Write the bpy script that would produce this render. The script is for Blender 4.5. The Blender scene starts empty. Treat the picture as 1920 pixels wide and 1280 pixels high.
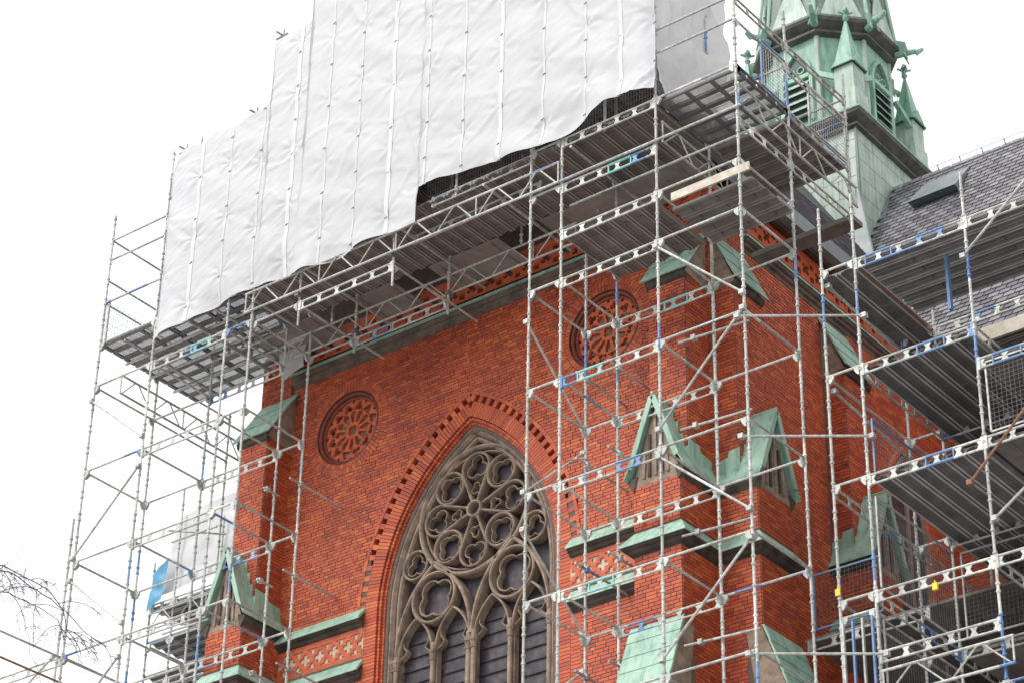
import bpy, math, random
import numpy as np
from mathutils import Vector, Matrix
random.seed(7); rng = np.random.default_rng(7)
scene = bpy.context.scene
COL = scene.collection
rad = math.radians

# ------------------------------------------------------------------ camera, sky, sun, exposure
cam_d = bpy.data.cameras.new('camera'); cam = bpy.data.objects.new('camera', cam_d); COL.objects.link(cam)
_R = [[0.7897187151, 0.6132137767, 0.0176978819], [-0.3092347658, 0.4228277821, -0.8518160167], [-0.5298284728, 0.6672222499, 0.5235420314]]
r_, d_, f_ = [Vector(v) for v in _R]
m = Matrix.Identity(4)
for i in range(3):
    m[i][0] = r_[i]; m[i][1] = -d_[i]; m[i][2] = -f_[i]
m[0][3], m[1][3], m[2][3] = 0.0, 0.0, 1.6
cam.matrix_world = m
cam_d.sensor_width = 36; cam_d.sensor_fit = 'HORIZONTAL'; cam_d.lens = 4700 / 1920 * 36
cam_d.clip_start = 0.1; cam_d.clip_end = 3000
cam_d.dof.use_dof = True; cam_d.dof.focus_distance = 42.0; cam_d.dof.aperture_fstop = 1.8
scene.camera = cam

SUN_EL, SUN_AZ = 48.0, 205.0          # azimuth of the sun measured clockwise from +Y
w = bpy.data.worlds.new('World'); scene.world = w; w.use_nodes = True
nt = w.node_tree; nt.nodes.clear()
out = nt.nodes.new('ShaderNodeOutputWorld')
sky = nt.nodes.new('ShaderNodeTexSky'); sky.sky_type = 'NISHITA'; sky.sun_disc = False
sky.sun_elevation = rad(SUN_EL); sky.sun_rotation = rad(SUN_AZ); sky.dust_density = 6.0
b1 = nt.nodes.new('ShaderNodeBackground'); b1.inputs[1].default_value = 0.05
b2 = nt.nodes.new('ShaderNodeBackground'); b2.inputs[0].default_value = (0.97, 0.985, 1.0, 1); b2.inputs[1].default_value = 0.85
hs = nt.nodes.new('ShaderNodeHueSaturation'); hs.inputs['Saturation'].default_value = 0.25
ad = nt.nodes.new('ShaderNodeAddShader')
nt.links.new(sky.outputs[0], hs.inputs['Color']); nt.links.new(hs.outputs[0], b1.inputs[0])
nt.links.new(b1.outputs[0], ad.inputs[0]); nt.links.new(b2.outputs[0], ad.inputs[1]); nt.links.new(ad.outputs[0], out.inputs[0])

sun_d = bpy.data.lights.new('sun', 'SUN'); sun_d.energy = 1.3; sun_d.angle = rad(18); sun_d.color = (1.0, 0.97, 0.93)
sun = bpy.data.objects.new('sun', sun_d); COL.objects.link(sun); sun.location = (-40, -40, 80)
az, el = rad(SUN_AZ), rad(SUN_EL)
sd = Vector((math.sin(az) * math.cos(el), math.cos(az) * math.cos(el), math.sin(el)))
sun.rotation_euler = sd.to_track_quat('Z', 'Y').to_euler()

vs = scene.view_settings; vs.view_transform = 'Standard'; vs.look = 'None'; vs.gamma = 1.0; vs.exposure = 0.42; vs.use_curve_mapping = False

# ------------------------------------------------------------------ materials
MATS = {}
def mat(name):
    mt = bpy.data.materials.new(name); mt.use_nodes = True
    n = mt.node_tree; b = n.nodes['Principled BSDF']; MATS[name] = mt
    return mt, n, b
def N(n, t, **kw):
    x = n.nodes.new(t)
    for k, v in kw.items():
        if k.startswith('i_'): x.inputs[k[2:]].default_value = v
        else: setattr(x, k, v)
    return x
def ramp(n, stops, interp='LINEAR'):
    r = n.nodes.new('ShaderNodeValToRGB'); r.color_ramp.interpolation = interp
    el = r.color_ramp.elements
    while len(el) < len(stops): el.new(0.5)
    for e, (p, c) in zip(el, stops): e.position = p; e.color = (*c, 1)
    return r
def noise(n, scale, detail=4, rough=0.6, vec=None):
    x = N(n, 'ShaderNodeTexNoise'); x.inputs['Scale'].default_value = scale; x.inputs['Detail'].default_value = detail; x.inputs['Roughness'].default_value = rough
    if vec is None:
        g = n.nodes.new('ShaderNodeNewGeometry'); n.links.new(g.outputs['Position'], x.inputs['Vector'])
    else: n.links.new(vec, x.inputs['Vector'])
    return x
def mixc(n, a, b, fac, mode='MIX'):
    x = n.nodes.new('ShaderNodeMix'); x.data_type = 'RGBA'; x.blend_type = mode
    for sock, v in ((x.inputs[0], fac), (x.inputs[6], a), (x.inputs[7], b)):
        if isinstance(v, (int, float)): sock.default_value = v
        elif isinstance(v, tuple): sock.default_value = (*v, 1)
        else: n.links.new(v, sock)
    return x.outputs[2]
def bump(n, b, h, strength=0.3, dist=0.01):
    x = n.nodes.new('ShaderNodeBump'); x.inputs['Strength'].default_value = strength; x.inputs['Distance'].default_value = dist
    n.links.new(h, x.inputs['Height']); n.links.new(x.outputs[0], b.inputs['Normal'])

BR = [(0.0, (0.29, 0.052, 0.030)), (0.12, (0.38, 0.064, 0.030)), (0.40, (0.465, 0.081, 0.031)), (0.70, (0.515, 0.094, 0.032)), (0.90, (0.555, 0.114, 0.036)), (1.0, (0.60, 0.145, 0.044))]
def brick_mat(name, src):
    mt, n, b = mat(name)
    if src == 'island':
        g = n.nodes.new('ShaderNodeNewGeometry'); val = g.outputs['Random Per Island']
    else:
        g = n.nodes.new('ShaderNodeObjectInfo'); val = g.outputs['Random']
    big = noise(n, 0.55, 3); fine = noise(n, 38, 4)
    a = N(n, 'ShaderNodeMath', operation='MULTIPLY_ADD'); n.links.new(big.outputs[0], a.inputs[0]); a.inputs[1].default_value = 0.7; a.inputs[2].default_value = -0.32
    s = N(n, 'ShaderNodeMath', operation='ADD'); n.links.new(val, s.inputs[0]); n.links.new(a.outputs[0], s.inputs[1]); s.use_clamp = True
    r = ramp(n, BR); n.links.new(s.outputs[0], r.inputs[0])
    fr = ramp(n, [(0.3, (0.74, 0.74, 0.74)), (0.7, (1.1, 1.1, 1.1))]); n.links.new(fine.outputs[0], fr.inputs[0])
    c = mixc(n, r.outputs[0], fr.outputs[0], 1.0, 'MULTIPLY')
    g3 = n.nodes.new('ShaderNodeNewGeometry'); mp = n.nodes.new('ShaderNodeMapping'); mp.inputs['Scale'].default_value = (1.0, 1.0, 0.28); n.links.new(g3.outputs['Position'], mp.inputs['Vector'])
    soot = noise(n, 0.9, 6, 0.65, mp.outputs[0]); sr = ramp(n, [(0.30, (0.76, 0.72, 0.72)), (0.50, (1.0, 1.0, 1.0)), (0.75, (1.04, 1.06, 1.08))]); n.links.new(soot.outputs[0], sr.inputs[0])
    c = mixc(n, c, sr.outputs[0], 1.0, 'MULTIPLY')
    n.links.new(c, b.inputs['Base Color']); b.inputs['Roughness'].default_value = 0.62
    bump(n, b, fine.outputs[0], 0.35, 0.004)
    return mt
brick_mat('brick', 'island'); brick_mat('brick_single', 'object')
def simple(name, c1, c2, scale=6, rough=0.7, metal=0.0, detail=5, bmp=0.0, lo=0.35, hi=0.68):
    mt, n, b = mat(name); nz = noise(n, scale, detail)
    r = ramp(n, [(lo, c1), (hi, c2)]); n.links.new(nz.outputs[0], r.inputs[0]); n.links.new(r.outputs[0], b.inputs['Base Color'])
    b.inputs['Roughness'].default_value = rough; b.inputs['Metallic'].default_value = metal
    if bmp: bump(n, b, nz.outputs[0], bmp, 0.01)
    return mt
simple('mortar', (0.10, 0.068, 0.056), (0.16, 0.115, 0.095), 9, 0.9)
simple('terracotta', (0.40, 0.072, 0.032), (0.58, 0.130, 0.046), 7, 0.65, bmp=0.2)
simple('terracotta_dark', (0.13, 0.035, 0.025), (0.24, 0.055, 0.03), 9, 0.7, bmp=0.2)
simple('plaster', (0.46, 0.37, 0.26), (0.60, 0.50, 0.37), 5, 0.85)
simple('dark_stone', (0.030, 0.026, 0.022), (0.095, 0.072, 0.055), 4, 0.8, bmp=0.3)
simple('moulding_stone', (0.075, 0.055, 0.042), (0.17, 0.125, 0.10), 4, 0.8, bmp=0.3)
simple('slate_dark', (0.03, 0.028, 0.033), (0.06, 0.056, 0.064), 5, 0.6)
simple('zinc', (0.17, 0.195, 0.195), (0.27, 0.30, 0.295), 1.4, 0.45, 0.25)
simple('deck_wood', (0.135, 0.118, 0.108), (0.22, 0.195, 0.18), 2.2, 0.75)
simple('flange', (0.22, 0.205, 0.195), (0.34, 0.32, 0.31), 3, 0.5, 0.2)
simple('deck_steel', (0.13, 0.13, 0.132), (0.21, 0.208, 0.206), 3.0, 0.5, 0.15)
simple('steel_flange', (0.40, 0.40, 0.395), (0.56, 0.555, 0.55), 3, 0.5, 0.2)
simple('pale_ply', (0.22, 0.195, 0.175), (0.31, 0.28, 0.255), 2.5, 0.75)
simple('cream_board', (0.42, 0.37, 0.30), (0.60, 0.55, 0.47), 5, 0.7)
simple('wire', (0.30, 0.31, 0.31), (0.44, 0.45, 0.45), 8, 0.45, 0.6)
simple('wire_shaded', (0.075, 0.075, 0.08), (0.15, 0.15, 0.155), 8, 0.5, 0.3)  # same wire darkened: shade among the nave decks is put into the colour
simple('blue_paint', (0.10, 0.19, 0.36), (0.17, 0.28, 0.47), 9, 0.5)
simple('cyan_paint', (0.18, 0.48, 0.46), (0.30, 0.60, 0.57), 9, 0.5)
simple('yellow_paint', (0.75, 0.5, 0.03), (0.85, 0.6, 0.06), 9, 0.5)
simple('blue_sheet', (0.03, 0.20, 0.36), (0.05, 0.27, 0.45), 3, 0.5)
simple('tower_dark', (0.045, 0.045, 0.04), (0.12, 0.115, 0.10), 3, 0.7)
simple('lead', (0.015, 0.015, 0.016), (0.03, 0.03, 0.032), 9, 0.6)
simple('rope', (0.42, 0.36, 0.26), (0.5, 0.44, 0.33), 9, 0.9)
simple('tie_black', (0.05, 0.09, 0.08), (0.08, 0.12, 0.11), 9, 0.6)
simple('bark', (0.05, 0.026, 0.036), (0.10, 0.055, 0.066), 12, 0.85)
simple('timber_brown', (0.075, 0.045, 0.025), (0.17, 0.105, 0.06), 3, 0.8)
simple('paving', (0.32, 0.31, 0.30), (0.44, 0.43, 0.42), 0.7, 0.85)
simple('rust_tube', (0.17, 0.075, 0.05), (0.30, 0.15, 0.10), 14, 0.7)

def stone_mat():
    mt, n, b = mat('stone'); nz = noise(n, 3.2, 6, 0.7); n2 = noise(n, 28, 4)
    r = ramp(n, [(0.30, (0.10, 0.08, 0.066)), (0.47, (0.25, 0.185, 0.14)), (0.72, (0.44, 0.33, 0.245))]); n.links.new(nz.outputs[0], r.inputs[0])
    fr = ramp(n, [(0.3, (0.75, 0.75, 0.75)), (0.7, (1.05, 1.05, 1.05))]); n.links.new(n2.outputs[0], fr.inputs[0])
    n.links.new(mixc(n, r.outputs[0], fr.outputs[0], 1.0, 'MULTIPLY'), b.inputs['Base Color']); b.inputs['Roughness'].default_value = 0.8
    bump(n, b, n2.outputs[0], 0.3, 0.006)
stone_mat()
def copper_mat(name, lo, mid, hi):
    mt, n, b = mat(name)
    g = n.nodes.new('ShaderNodeNewGeometry'); mp = n.nodes.new('ShaderNodeMapping'); mp.inputs['Scale'].default_value = (5, 5, 0.8); n.links.new(g.outputs['Position'], mp.inputs['Vector'])
    streak = noise(n, 1.6, 5, 0.65, mp.outputs[0]); patch = noise(n, 1.1, 4)
    r = ramp(n, [(0.28, lo), (0.48, mid), (0.75, hi)]); n.links.new(streak.outputs[0], r.inputs[0])
    pr = ramp(n, [(0.34, (0.74, 0.80, 0.77)), (0.6, (1.05, 1.05, 1.05))]); n.links.new(patch.outputs[0], pr.inputs[0])
    isl = ramp(n, [(0, (0.88, 0.88, 0.88)), (1, (1.06, 1.06, 1.06))]); n.links.new(g.outputs['Random Per Island'], isl.inputs[0])
    c = mixc(n, r.outputs[0], pr.outputs[0], 1.0, 'MULTIPLY'); c = mixc(n, c, isl.outputs[0], 1.0, 'MULTIPLY')
    n.links.new(c, b.inputs['Base Color']); b.inputs['Roughness'].default_value = 0.55
    bump(n, b, streak.outputs[0], 0.12, 0.01)
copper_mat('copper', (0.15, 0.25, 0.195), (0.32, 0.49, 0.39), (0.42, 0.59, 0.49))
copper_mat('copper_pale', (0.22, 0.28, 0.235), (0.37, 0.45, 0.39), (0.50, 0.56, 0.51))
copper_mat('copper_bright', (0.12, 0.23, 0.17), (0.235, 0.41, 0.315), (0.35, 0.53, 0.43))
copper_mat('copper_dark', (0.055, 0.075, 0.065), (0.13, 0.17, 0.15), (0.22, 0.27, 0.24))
def slate_mat(name, src):
    mt, n, b = mat(name)
    if src == 'island': g = n.nodes.new('ShaderNodeNewGeometry'); v = g.outputs['Random Per Island']
    else: g = n.nodes.new('ShaderNodeObjectInfo'); v = g.outputs['Random']
    r = ramp(n, [(0, (0.13, 0.124, 0.136)), (0.5, (0.20, 0.192, 0.206)), (1, (0.29, 0.28, 0.298))]); n.links.new(v, r.inputs[0])
    n.links.new(r.outputs[0], b.inputs['Base Color']); b.inputs['Roughness'].default_value = 0.33
slate_mat('slate', 'island'); slate_mat('slate_single', 'object')
def galv_mat(name, light, dark, paint):
    mt, n, b = mat(name)
    g = n.nodes.new('ShaderNodeNewGeometry'); oi = n.nodes.new('ShaderNodeObjectInfo')
    sc = N(n, 'ShaderNodeVectorMath', operation='SCALE'); n.links.new(g.outputs['Position'], sc.inputs[0]); sc.inputs['Scale'].default_value = 1.9
    ad2 = N(n, 'ShaderNodeVectorMath', operation='ADD'); n.links.new(sc.outputs[0], ad2.inputs[0])
    cb = N(n, 'ShaderNodeMath', operation='MULTIPLY'); n.links.new(oi.outputs['Random'], cb.inputs[0]); cb.inputs[1].default_value = 37.0
    n.links.new(cb.outputs[0], ad2.inputs[1])
    fl = N(n, 'ShaderNodeVectorMath', operation='FLOOR'); n.links.new(ad2.outputs[0], fl.inputs[0])
    wn = n.nodes.new('ShaderNodeTexWhiteNoise'); wn.noise_dimensions = '3D'; n.links.new(fl.outputs[0], wn.inputs['Vector'])
    r = ramp(n, [(0.0, light), (0.46, dark), (0.90, light), (0.905, (0.10, 0.20, 0.42)), (0.965, (0.19, 0.33, 0.55)), (0.968, (0.80, 0.80, 0.76)), (0.998, (0.70, 0.68, 0.6))] if paint else [(0, light), (0.5, dark), (1, light)])
    if paint: r.color_ramp.interpolation = 'LINEAR'
    n.links.new(wn.outputs['Value'], r.inputs[0])
    nz = noise(n, 16, 5); fr = ramp(n, [(0.3, (0.55, 0.54, 0.52)), (0.62, (1.08, 1.08, 1.08))]); n.links.new(nz.outputs[0], fr.inputs[0])
    n.links.new(mixc(n, r.outputs[0], fr.outputs[0], 1.0, 'MULTIPLY'), b.inputs['Base Color']); b.inputs['Roughness'].default_value = 0.5; b.inputs['Metallic'].default_value = 0.15
galv_mat('galvanised', (0.57, 0.58, 0.545), (0.38, 0.39, 0.37), True)
galv_mat('galvanised_plain', (0.54, 0.545, 0.52), (0.36, 0.365, 0.35), False)
def glass_mat():
    mt, n, b = mat('leaded_glass'); nz = noise(n, 5, 4); v = N(n, 'ShaderNodeTexVoronoi'); v.inputs['Scale'].default_value = 11
    g = n.nodes.new('ShaderNodeNewGeometry'); n.links.new(g.outputs['Position'], v.inputs['Vector'])
    r = ramp(n, [(0.3, (0.032, 0.028, 0.032)), (0.55, (0.068, 0.056, 0.064)), (0.75, (0.12, 0.094, 0.104))]); n.links.new(nz.outputs[0], r.inputs[0])
    vr = ramp(n, [(0.0, (0.75, 0.75, 0.8)), (0.8, (1.1, 1.1, 1.1))]); n.links.new(v.outputs['Distance'], vr.inputs[0])
    n.links.new(mixc(n, r.outputs[0], vr.outputs[0], 1.0, 'MULTIPLY'), b.inputs['Base Color']); b.inputs['Roughness'].default_value = 0.42; b.inputs['Specular IOR Level'].default_value = 0.3
    bump(n, b, v.outputs['Distance'], 0.25, 0.01)
glass_mat()
def sheet_mat(name, col, trans):
    mt, n, b = mat(name); o = n.nodes['Material Output']
    nz = noise(n, 2.5, 4)
    g = n.nodes.new('ShaderNodeNewGeometry'); mp = n.nodes.new('ShaderNodeMapping'); mp.inputs['Rotation'].default_value = (0, rad(38), 0); mp.inputs['Scale'].default_value = (3.5, 3.5, 26); n.links.new(g.outputs['Position'], mp.inputs['Vector'])
    wr = noise(n, 1.1, 5, 0.55, mp.outputs[0])
    r = ramp(n, [(0.3, tuple(c * 0.96 for c in col)), (0.7, col)]); n.links.new(nz.outputs[0], r.inputs[0])
    n.links.new(r.outputs[0], b.inputs['Base Color']); b.inputs['Roughness'].default_value = 0.6
    bump(n, b, wr.outputs[0], 0.16, 0.02)
    tr = n.nodes.new('ShaderNodeBsdfTranslucent'); n.links.new(r.outputs[0], tr.inputs[0])
    mx = n.nodes.new('ShaderNodeMixShader'); mx.inputs[0].default_value = trans
    n.links.new(b.outputs[0], mx.inputs[1]); n.links.new(tr.outputs[0], mx.inputs[2]); n.links.new(mx.outputs[0], o.inputs[0])
sheet_mat('tarp', (0.605, 0.612, 0.628), 0.22); sheet_mat('tarp_seam', (0.645, 0.652, 0.665), 0.15); sheet_mat('tarp_band', (0.675, 0.68, 0.69), 0.15); sheet_mat('tarp_thin', (0.92, 0.92, 0.92), 0.5)

# ------------------------------------------------------------------ mesh helpers
class MB:
    def __init__(s): s.v = []; s.f = []
    def add(s, vs_, fs):
        o = len(s.v); s.v.extend([tuple(v) for v in vs_]); s.f.extend([tuple(i + o for i in f) for f in fs]); return s
    def box(s, x0, x1, y0, y1, z0, z1):
        return s.add([(x0, y0, z0), (x1, y0, z0), (x1, y1, z0), (x0, y1, z0), (x0, y0, z1), (x1, y0, z1), (x1, y1, z1), (x0, y1, z1)],
                     [(0, 3, 2, 1), (4, 5, 6, 7), (0, 1, 5, 4), (1, 2, 6, 5), (2, 3, 7, 6), (3, 0, 4, 7)])
    def bar(s, p, q, a, b, up=(0, 0, 1)):      # rectangular bar p->q, width a (side), height b (up)
        p, q = Vector(p), Vector(q); d = (q - p).normalized(); up = Vector(up)
        if abs(d.dot(up)) > 0.98: up = Vector((1, 0, 0))
        sd_ = d.cross(up).normalized(); u = sd_.cross(d).normalized()
        vs_ = [e + sd_ * (sx * a / 2) + u * (sz * b / 2) for e in (p, q) for sx, sz in ((-1, -1), (1, -1), (1, 1), (-1, 1))]
        return s.add(vs_, [(3, 2, 1, 0), (4, 5, 6, 7), (0, 1, 5, 4), (1, 2, 6, 5), (2, 3, 7, 6), (3, 0, 4, 7)])
    def tube(s, p, q, r, seg=8, r2=None):
        p, q = Vector(p), Vector(q); d = (q - p).normalized(); up = Vector((0, 0, 1)) if abs(d.z) < 0.9 else Vector((1, 0, 0))
        a = d.cross(up).normalized(); b = d.cross(a); r2 = r if r2 is None else r2
        vs_ = []
        for e, rr in ((p, r), (q, r2)):
            for i in range(seg):
                t = 2 * math.pi * i / seg; vs_.append(e + a * (math.cos(t) * rr) + b * (math.sin(t) * rr))
        fs = [(i, (i + 1) % seg, seg + (i + 1) % seg, seg + i) for i in range(seg)] + [tuple(range(seg - 1, -1, -1)), tuple(range(seg, 2 * seg))]
        return s.add(vs_, fs)
    def lathe(s, x, y, prof, seg=8):
        vs_ = []; fs = []
        for (r, z) in prof:
            for i in range(seg): t = 2 * math.pi * (i + .5) / seg; vs_.append((x + r * math.cos(t), y + r * math.sin(t), z))
        for k in range(len(prof) - 1):
            for i in range(seg): j = (i + 1) % seg; fs.append((k * seg + i, k * seg + j, (k + 1) * seg + j, (k + 1) * seg + i))
        fs += [tuple(range(seg - 1, -1, -1)), tuple(range((len(prof) - 1) * seg, len(prof) * seg))]
        return s.add(vs_, fs)
    def prism(s, poly, vec):                  # planar 3-D polygon pushed along vec
        n = len(poly); vec = Vector(vec); P = [Vector(p) for p in poly]
        return s.add(P + [p + vec for p in P], [tuple(range(n - 1, -1, -1)), tuple(range(n, 2 * n))] + [(i, (i + 1) % n, n + (i + 1) % n, n + i) for i in range(n)])
    def sweep(s, pts, y, prof, closed=False, F=None):   # pts (x,z) in a vertical plane; prof (in-plane offset, depth offset)
        n = len(pts); k = len(prof); vs_ = []; fs = []
        P = [Vector((p[0], p[1])) for p in pts]
        for i in range(n):
            a = P[i - 1] if (closed or i > 0) else P[i]; b = P[(i + 1) % n] if (closed or i < n - 1) else P[i]
            t = (b - a).normalized(); nn = Vector((t.y, -t.x))
            for (o, dd) in prof: vs_.append((P[i].x + nn.x * o, y + dd, P[i].y + nn.y * o))
        for i in range(n if closed else n - 1):
            j = (i + 1) % n
            for c in range(k): c2 = (c + 1) % k; fs.append((i * k + c, i * k + c2, j * k + c2, j * k + c))
        if not closed: fs += [tuple(range(k)), tuple(range((n - 1) * k, n * k))[::-1]]
        return s.add(vs_, fs)
    def mapped(s, fn): s.v = [tuple(fn(v)) for v in s.v]; return s

ORIG = {}
def obj(name, mb, material, parent=None, smooth=False, kind=None, origin=None):
    v = np.array(mb.v, dtype=np.float64)
    mn, mx = v.min(0), v.max(0)
    o = np.array([(mn[0] + mx[0]) / 2, (mn[1] + mx[1]) / 2, mn[2]]) if origin is None else np.array(origin, float)
    me = bpy.data.meshes.new(name); me.from_pydata((v - o).tolist(), [], mb.f); me.materials.append(MATS[material])
    if smooth: me.polygons.foreach_set('use_smooth', [True] * len(me.polygons))
    ob = bpy.data.objects.new(name, me); COL.objects.link(ob); ORIG[ob] = o
    place(ob, o, parent)
    if kind: ob['kind'] = kind
    return ob
def place(ob, o, parent):
    if parent is not None: ob.parent = parent; ob.location = Vector(o) - Vector(ORIG[parent])
    else: ob.location = Vector(o)
    ORIG[ob] = np.array(o, float)
def copy_at(src, shift, parent=None, rotz=0):
    c = src.copy(); COL.objects.link(c); place(c, np.array(ORIG[src]) + np.array(shift, float), parent)
    return c
def thing(name, label, cat, loc, group=None):
    e = bpy.data.objects.new(name, None); COL.objects.link(e); e.location = loc; ORIG[e] = np.array(loc, float); e.empty_display_size = 0.3
    tag(e, label, cat, group); return e
def tag(o, label, cat, group=None):
    o['label'] = label; o['category'] = cat
    if group: o['group'] = group
    return o

# marching-squares pierced plate: solid where f < 0; x,z in plane, front at y0, thickness depth
def pierced(f, x0, x1, z0, z1, res, y0, depth):
    nx, nz = int(round((x1 - x0) / res)), int(round((z1 - z0) / res))
    xs = np.linspace(x0, x1, nx + 1); zs = np.linspace(z0, z1, nz + 1)
    Xg, Zg = np.meshgrid(xs, zs, indexing='ij'); V = f(Xg, Zg)
    mb = MB(); idx = {}
    def vert(key, x, z):
        if key not in idx: idx[key] = len(mb.v); mb.v.append((x, y0, z)); mb.v.append((x, y0 + depth, z))
        return idx[key]
    ins = V < 0
    anyin = ins[:-1, :-1] | ins[1:, :-1] | ins[1:, 1:] | ins[:-1, 1:]
    for i, j in zip(*np.nonzero(anyin)):
        c = ((i, j), (i + 1, j), (i + 1, j + 1), (i, j + 1)); poly = []; cr = []
        for k in range(4):
            a, b = c[k], c[(k + 1) % 4]; va, vb = V[a], V[b]
            if va < 0: poly.append(vert(a, xs[a[0]], zs[a[1]]))
            if (va < 0) != (vb < 0):
                t = va / (va - vb); key = (min(a, b), max(a, b))
                q = vert(key, xs[a[0]] + t * (xs[b[0]] - xs[a[0]]), zs[a[1]] + t * (zs[b[1]] - zs[a[1]])); poly.append(q); cr.append((len(poly) - 1, va < 0))
        if len(poly) >= 3: mb.f.append(tuple(poly))
        n = len(poly)
        for ii, leaving in cr:
            if leaving:
                nxt = poly[(ii + 1) % n]; mb.f.append((nxt, poly[ii], poly[ii] + 1, nxt + 1))
    return mb
def circ(x, z, cx, cz, r): return r - np.hypot(x - cx, z - cz)     # >0 inside
def foil(x, z, cx, cz, R, n, a0=0.0, lobe=0.56, off=0.5):          # >0 inside an n-foil of overall radius R
    d = circ(x, z, cx, cz, R * 0.42)
    for k in range(n):
        a = a0 + 2 * math.pi * k / n; d = np.maximum(d, circ(x, z, cx + off * R * math.cos(a), cz + off * R * math.sin(a), R * lobe * (0.9 if n > 3 else 1)))
    return d

# ------------------------------------------------------------------ ground
g = MB().add([(-600, -600, 0), (600, -600, 0), (600, 700, 0), (-600, 700, 0)], [(0, 1, 2, 3)])
gr = obj('ground', g, 'paving', origin=(0, 0, 0)); gr['kind'] = 'structure'

# ------------------------------------------------------------------ church
AX, YW, XS, XL = -26.38, 32.0, -20.86, -31.90     # axis, front wall, right and left side walls
YN = 40.9                                         # nave wall plane (facing the camera)
ch = thing('church', 'red brick gothic church with green copper trim behind the scaffolding', 'church', (AX, YW, 0))
BRICKS = {}     # group -> list of boxes (centre, ux, n, length, height, proud)
PITCH, BH = 0.0700, 0.0575
SINGLE = []
def bricks_rect(group, P0, ux, nrm, width, z0, z1, inside=None, single=False):
    ux, nrm, P0 = Vector(ux), Vector(nrm), Vector(P0); L = BRICKS.setdefault(group, [])
    k = int(math.ceil(z0 / PITCH)); 
    while (k + 1) * PITCH <= z1 + 0.02:
        zc = k * PITCH + PITCH / 2; u = 0.0; row = k % 4
        u = [-0.17, -0.055, -0.11, 0.0][row]
        st = 0
        while u < width:
            ln = 0.226 if ((st + k) % 3) else 0.113
            a, b = max(u, 0.0), min(u + ln, width); u += ln; st += 1
            if b - a < 0.035: continue
            if inside is not None:
                ok = [inside(a + (b - a) * (q + .5) / 10, zc) for q in range(10)]
                if not any(ok): continue
                if not all(ok):
                    i0 = ok.index(True); i1 = i0
                    while i1 < 10 and ok[i1]: i1 += 1
                    a, b = a + (b - a) * i0 / 10, a + (b - a) * i1 / 10
                    if b - a < 0.03: continue
            uc = (a + b) / 2
            it = (P0 + ux * uc + Vector((0, 0, zc - P0.z)), ux, nrm, b - a - 0.014, BH, 0.009 + random.random() * 0.006)
            (SINGLE if single and ln > 0.2 and b - a > 0.19 else L).append(it)
        k += 1
def brick_verts(it):
    c, ux, n, ln, h, pr = it; uz = Vector((0, 0, 1)); tl = (random.random() - .5) * 0.004
    o = []
    for dn in (-0.01, 1):
        for sx, sz in ((-1, -1), (1, -1), (1, 1), (-1, 1)):
            o.append(c + ux * (sx * ln / 2) + uz * (sz * h / 2) + n * (pr + tl * sx if dn == 1 else dn))
    return o
BF = [(4, 5, 6, 7), (0, 1, 5, 4), (1, 2, 6, 5), (2, 3, 7, 6), (3, 0, 4, 7)]
def flip_if(ux, n):   # face orientation
    return ux.cross(Vector((0, 0, 1))).dot(n) < 0
def emit_bricks():
    for gname, L in BRICKS.items():
        V = []; Fs = []
        for it in L:
            o = len(V); V += brick_verts(it); fl = flip_if(it[1], it[2])
            Fs += [tuple(i + o for i in (f[::-1] if fl else f)) for f in BF]
        mb = MB(); mb.v = V; mb.f = Fs
        obj('brickwork', mb, 'brick', ch, kind='stuff')

# arch family of the great window: half width hw -> arc radius about (+-C0, ZS)
C0, ZS = 1.9, 21.85
def arch_x(z, hw):      # half width at height z
    if z <= ZS: return hw
    r = hw + C0; d = r * r - (z - ZS) ** 2
    return math.sqrt(d) - C0 if d > C0 * C0 else -1.0
def arch_top(x, hw):
    r = hw + C0; return ZS + math.sqrt(max(r * r - (abs(x) + C0) ** 2, 0))
def arch_pts(hw, z0, step=0.08):     # polyline left foot -> apex -> right foot (relative to axis)
    r = hw + C0; a1 = math.acos(C0 / r); n = max(int(r * a1 / step), 6)
    L = [(-hw, z0)] if z0 < ZS else []
    A = [(C0 - r * math.cos(a1 * i / n), ZS + r * math.sin(a1 * i / n)) for i in range(n + 1)]
    Rr = [(-x, z) for x, z in A[-2::-1]]
    return L + A + Rr + ([(hw, z0)] if z0 < ZS else [])
WIN_Z0 = 13.2
RZ, RX, RR = 26.20, 3.15, 0.81      # rosettes: centre height, offset from axis, radius of the opening
def wall_columns(mb, x0, x1, z0, z1, y, holes, back=False):
    xs = {x0, x1}
    for (a, b, lo, hi) in holes:
        n = max(int((b - a) / 0.06), 2)
        for i in range(n + 1): xs.add(a + (b - a) * i / n)
    xs = sorted(xs)
    for a, b in zip(xs[:-1], xs[1:]):
        mdl = (a + b) / 2; segs = [(z0, z0, z1, z1)]
        for (ha, hb, lo, hi) in holes:
            if ha - 1e-6 <= mdl <= hb + 1e-6:
                ns = []
                for (la, lb, ta, tb) in segs:
                    ns.append((la, lb, max(lo(a), la), max(lo(b), lb))); ns.append((min(hi(a), ta), min(hi(b), tb), ta, tb))
                segs = ns
        for (la, lb, ta, tb) in segs:
            if ta - la > 1e-4 or tb - lb > 1e-4: mb.add([(a, y, la), (b, y, lb), (b, y, tb), (a, y, ta)], [(0, 1, 2, 3)])
    return mb
def circ_hole(cx, cz, r):
    h = lambda x: math.sqrt(max(r * r - (x - cx) ** 2, 0))
    return (cx - r, cx + r, lambda x: cz - h(x), lambda x: cz + h(x))
OHW = 2.63
holes = [(AX - OHW, AX + OHW, lambda x: WIN_Z0, lambda x: arch_top(x - AX, OHW)), circ_hole(AX - RX, RZ, RR), circ_hole(AX + RX, RZ, RR)]
mb = wall_columns(MB(), XL, XS, 0, 29.2, YW, holes)
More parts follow.
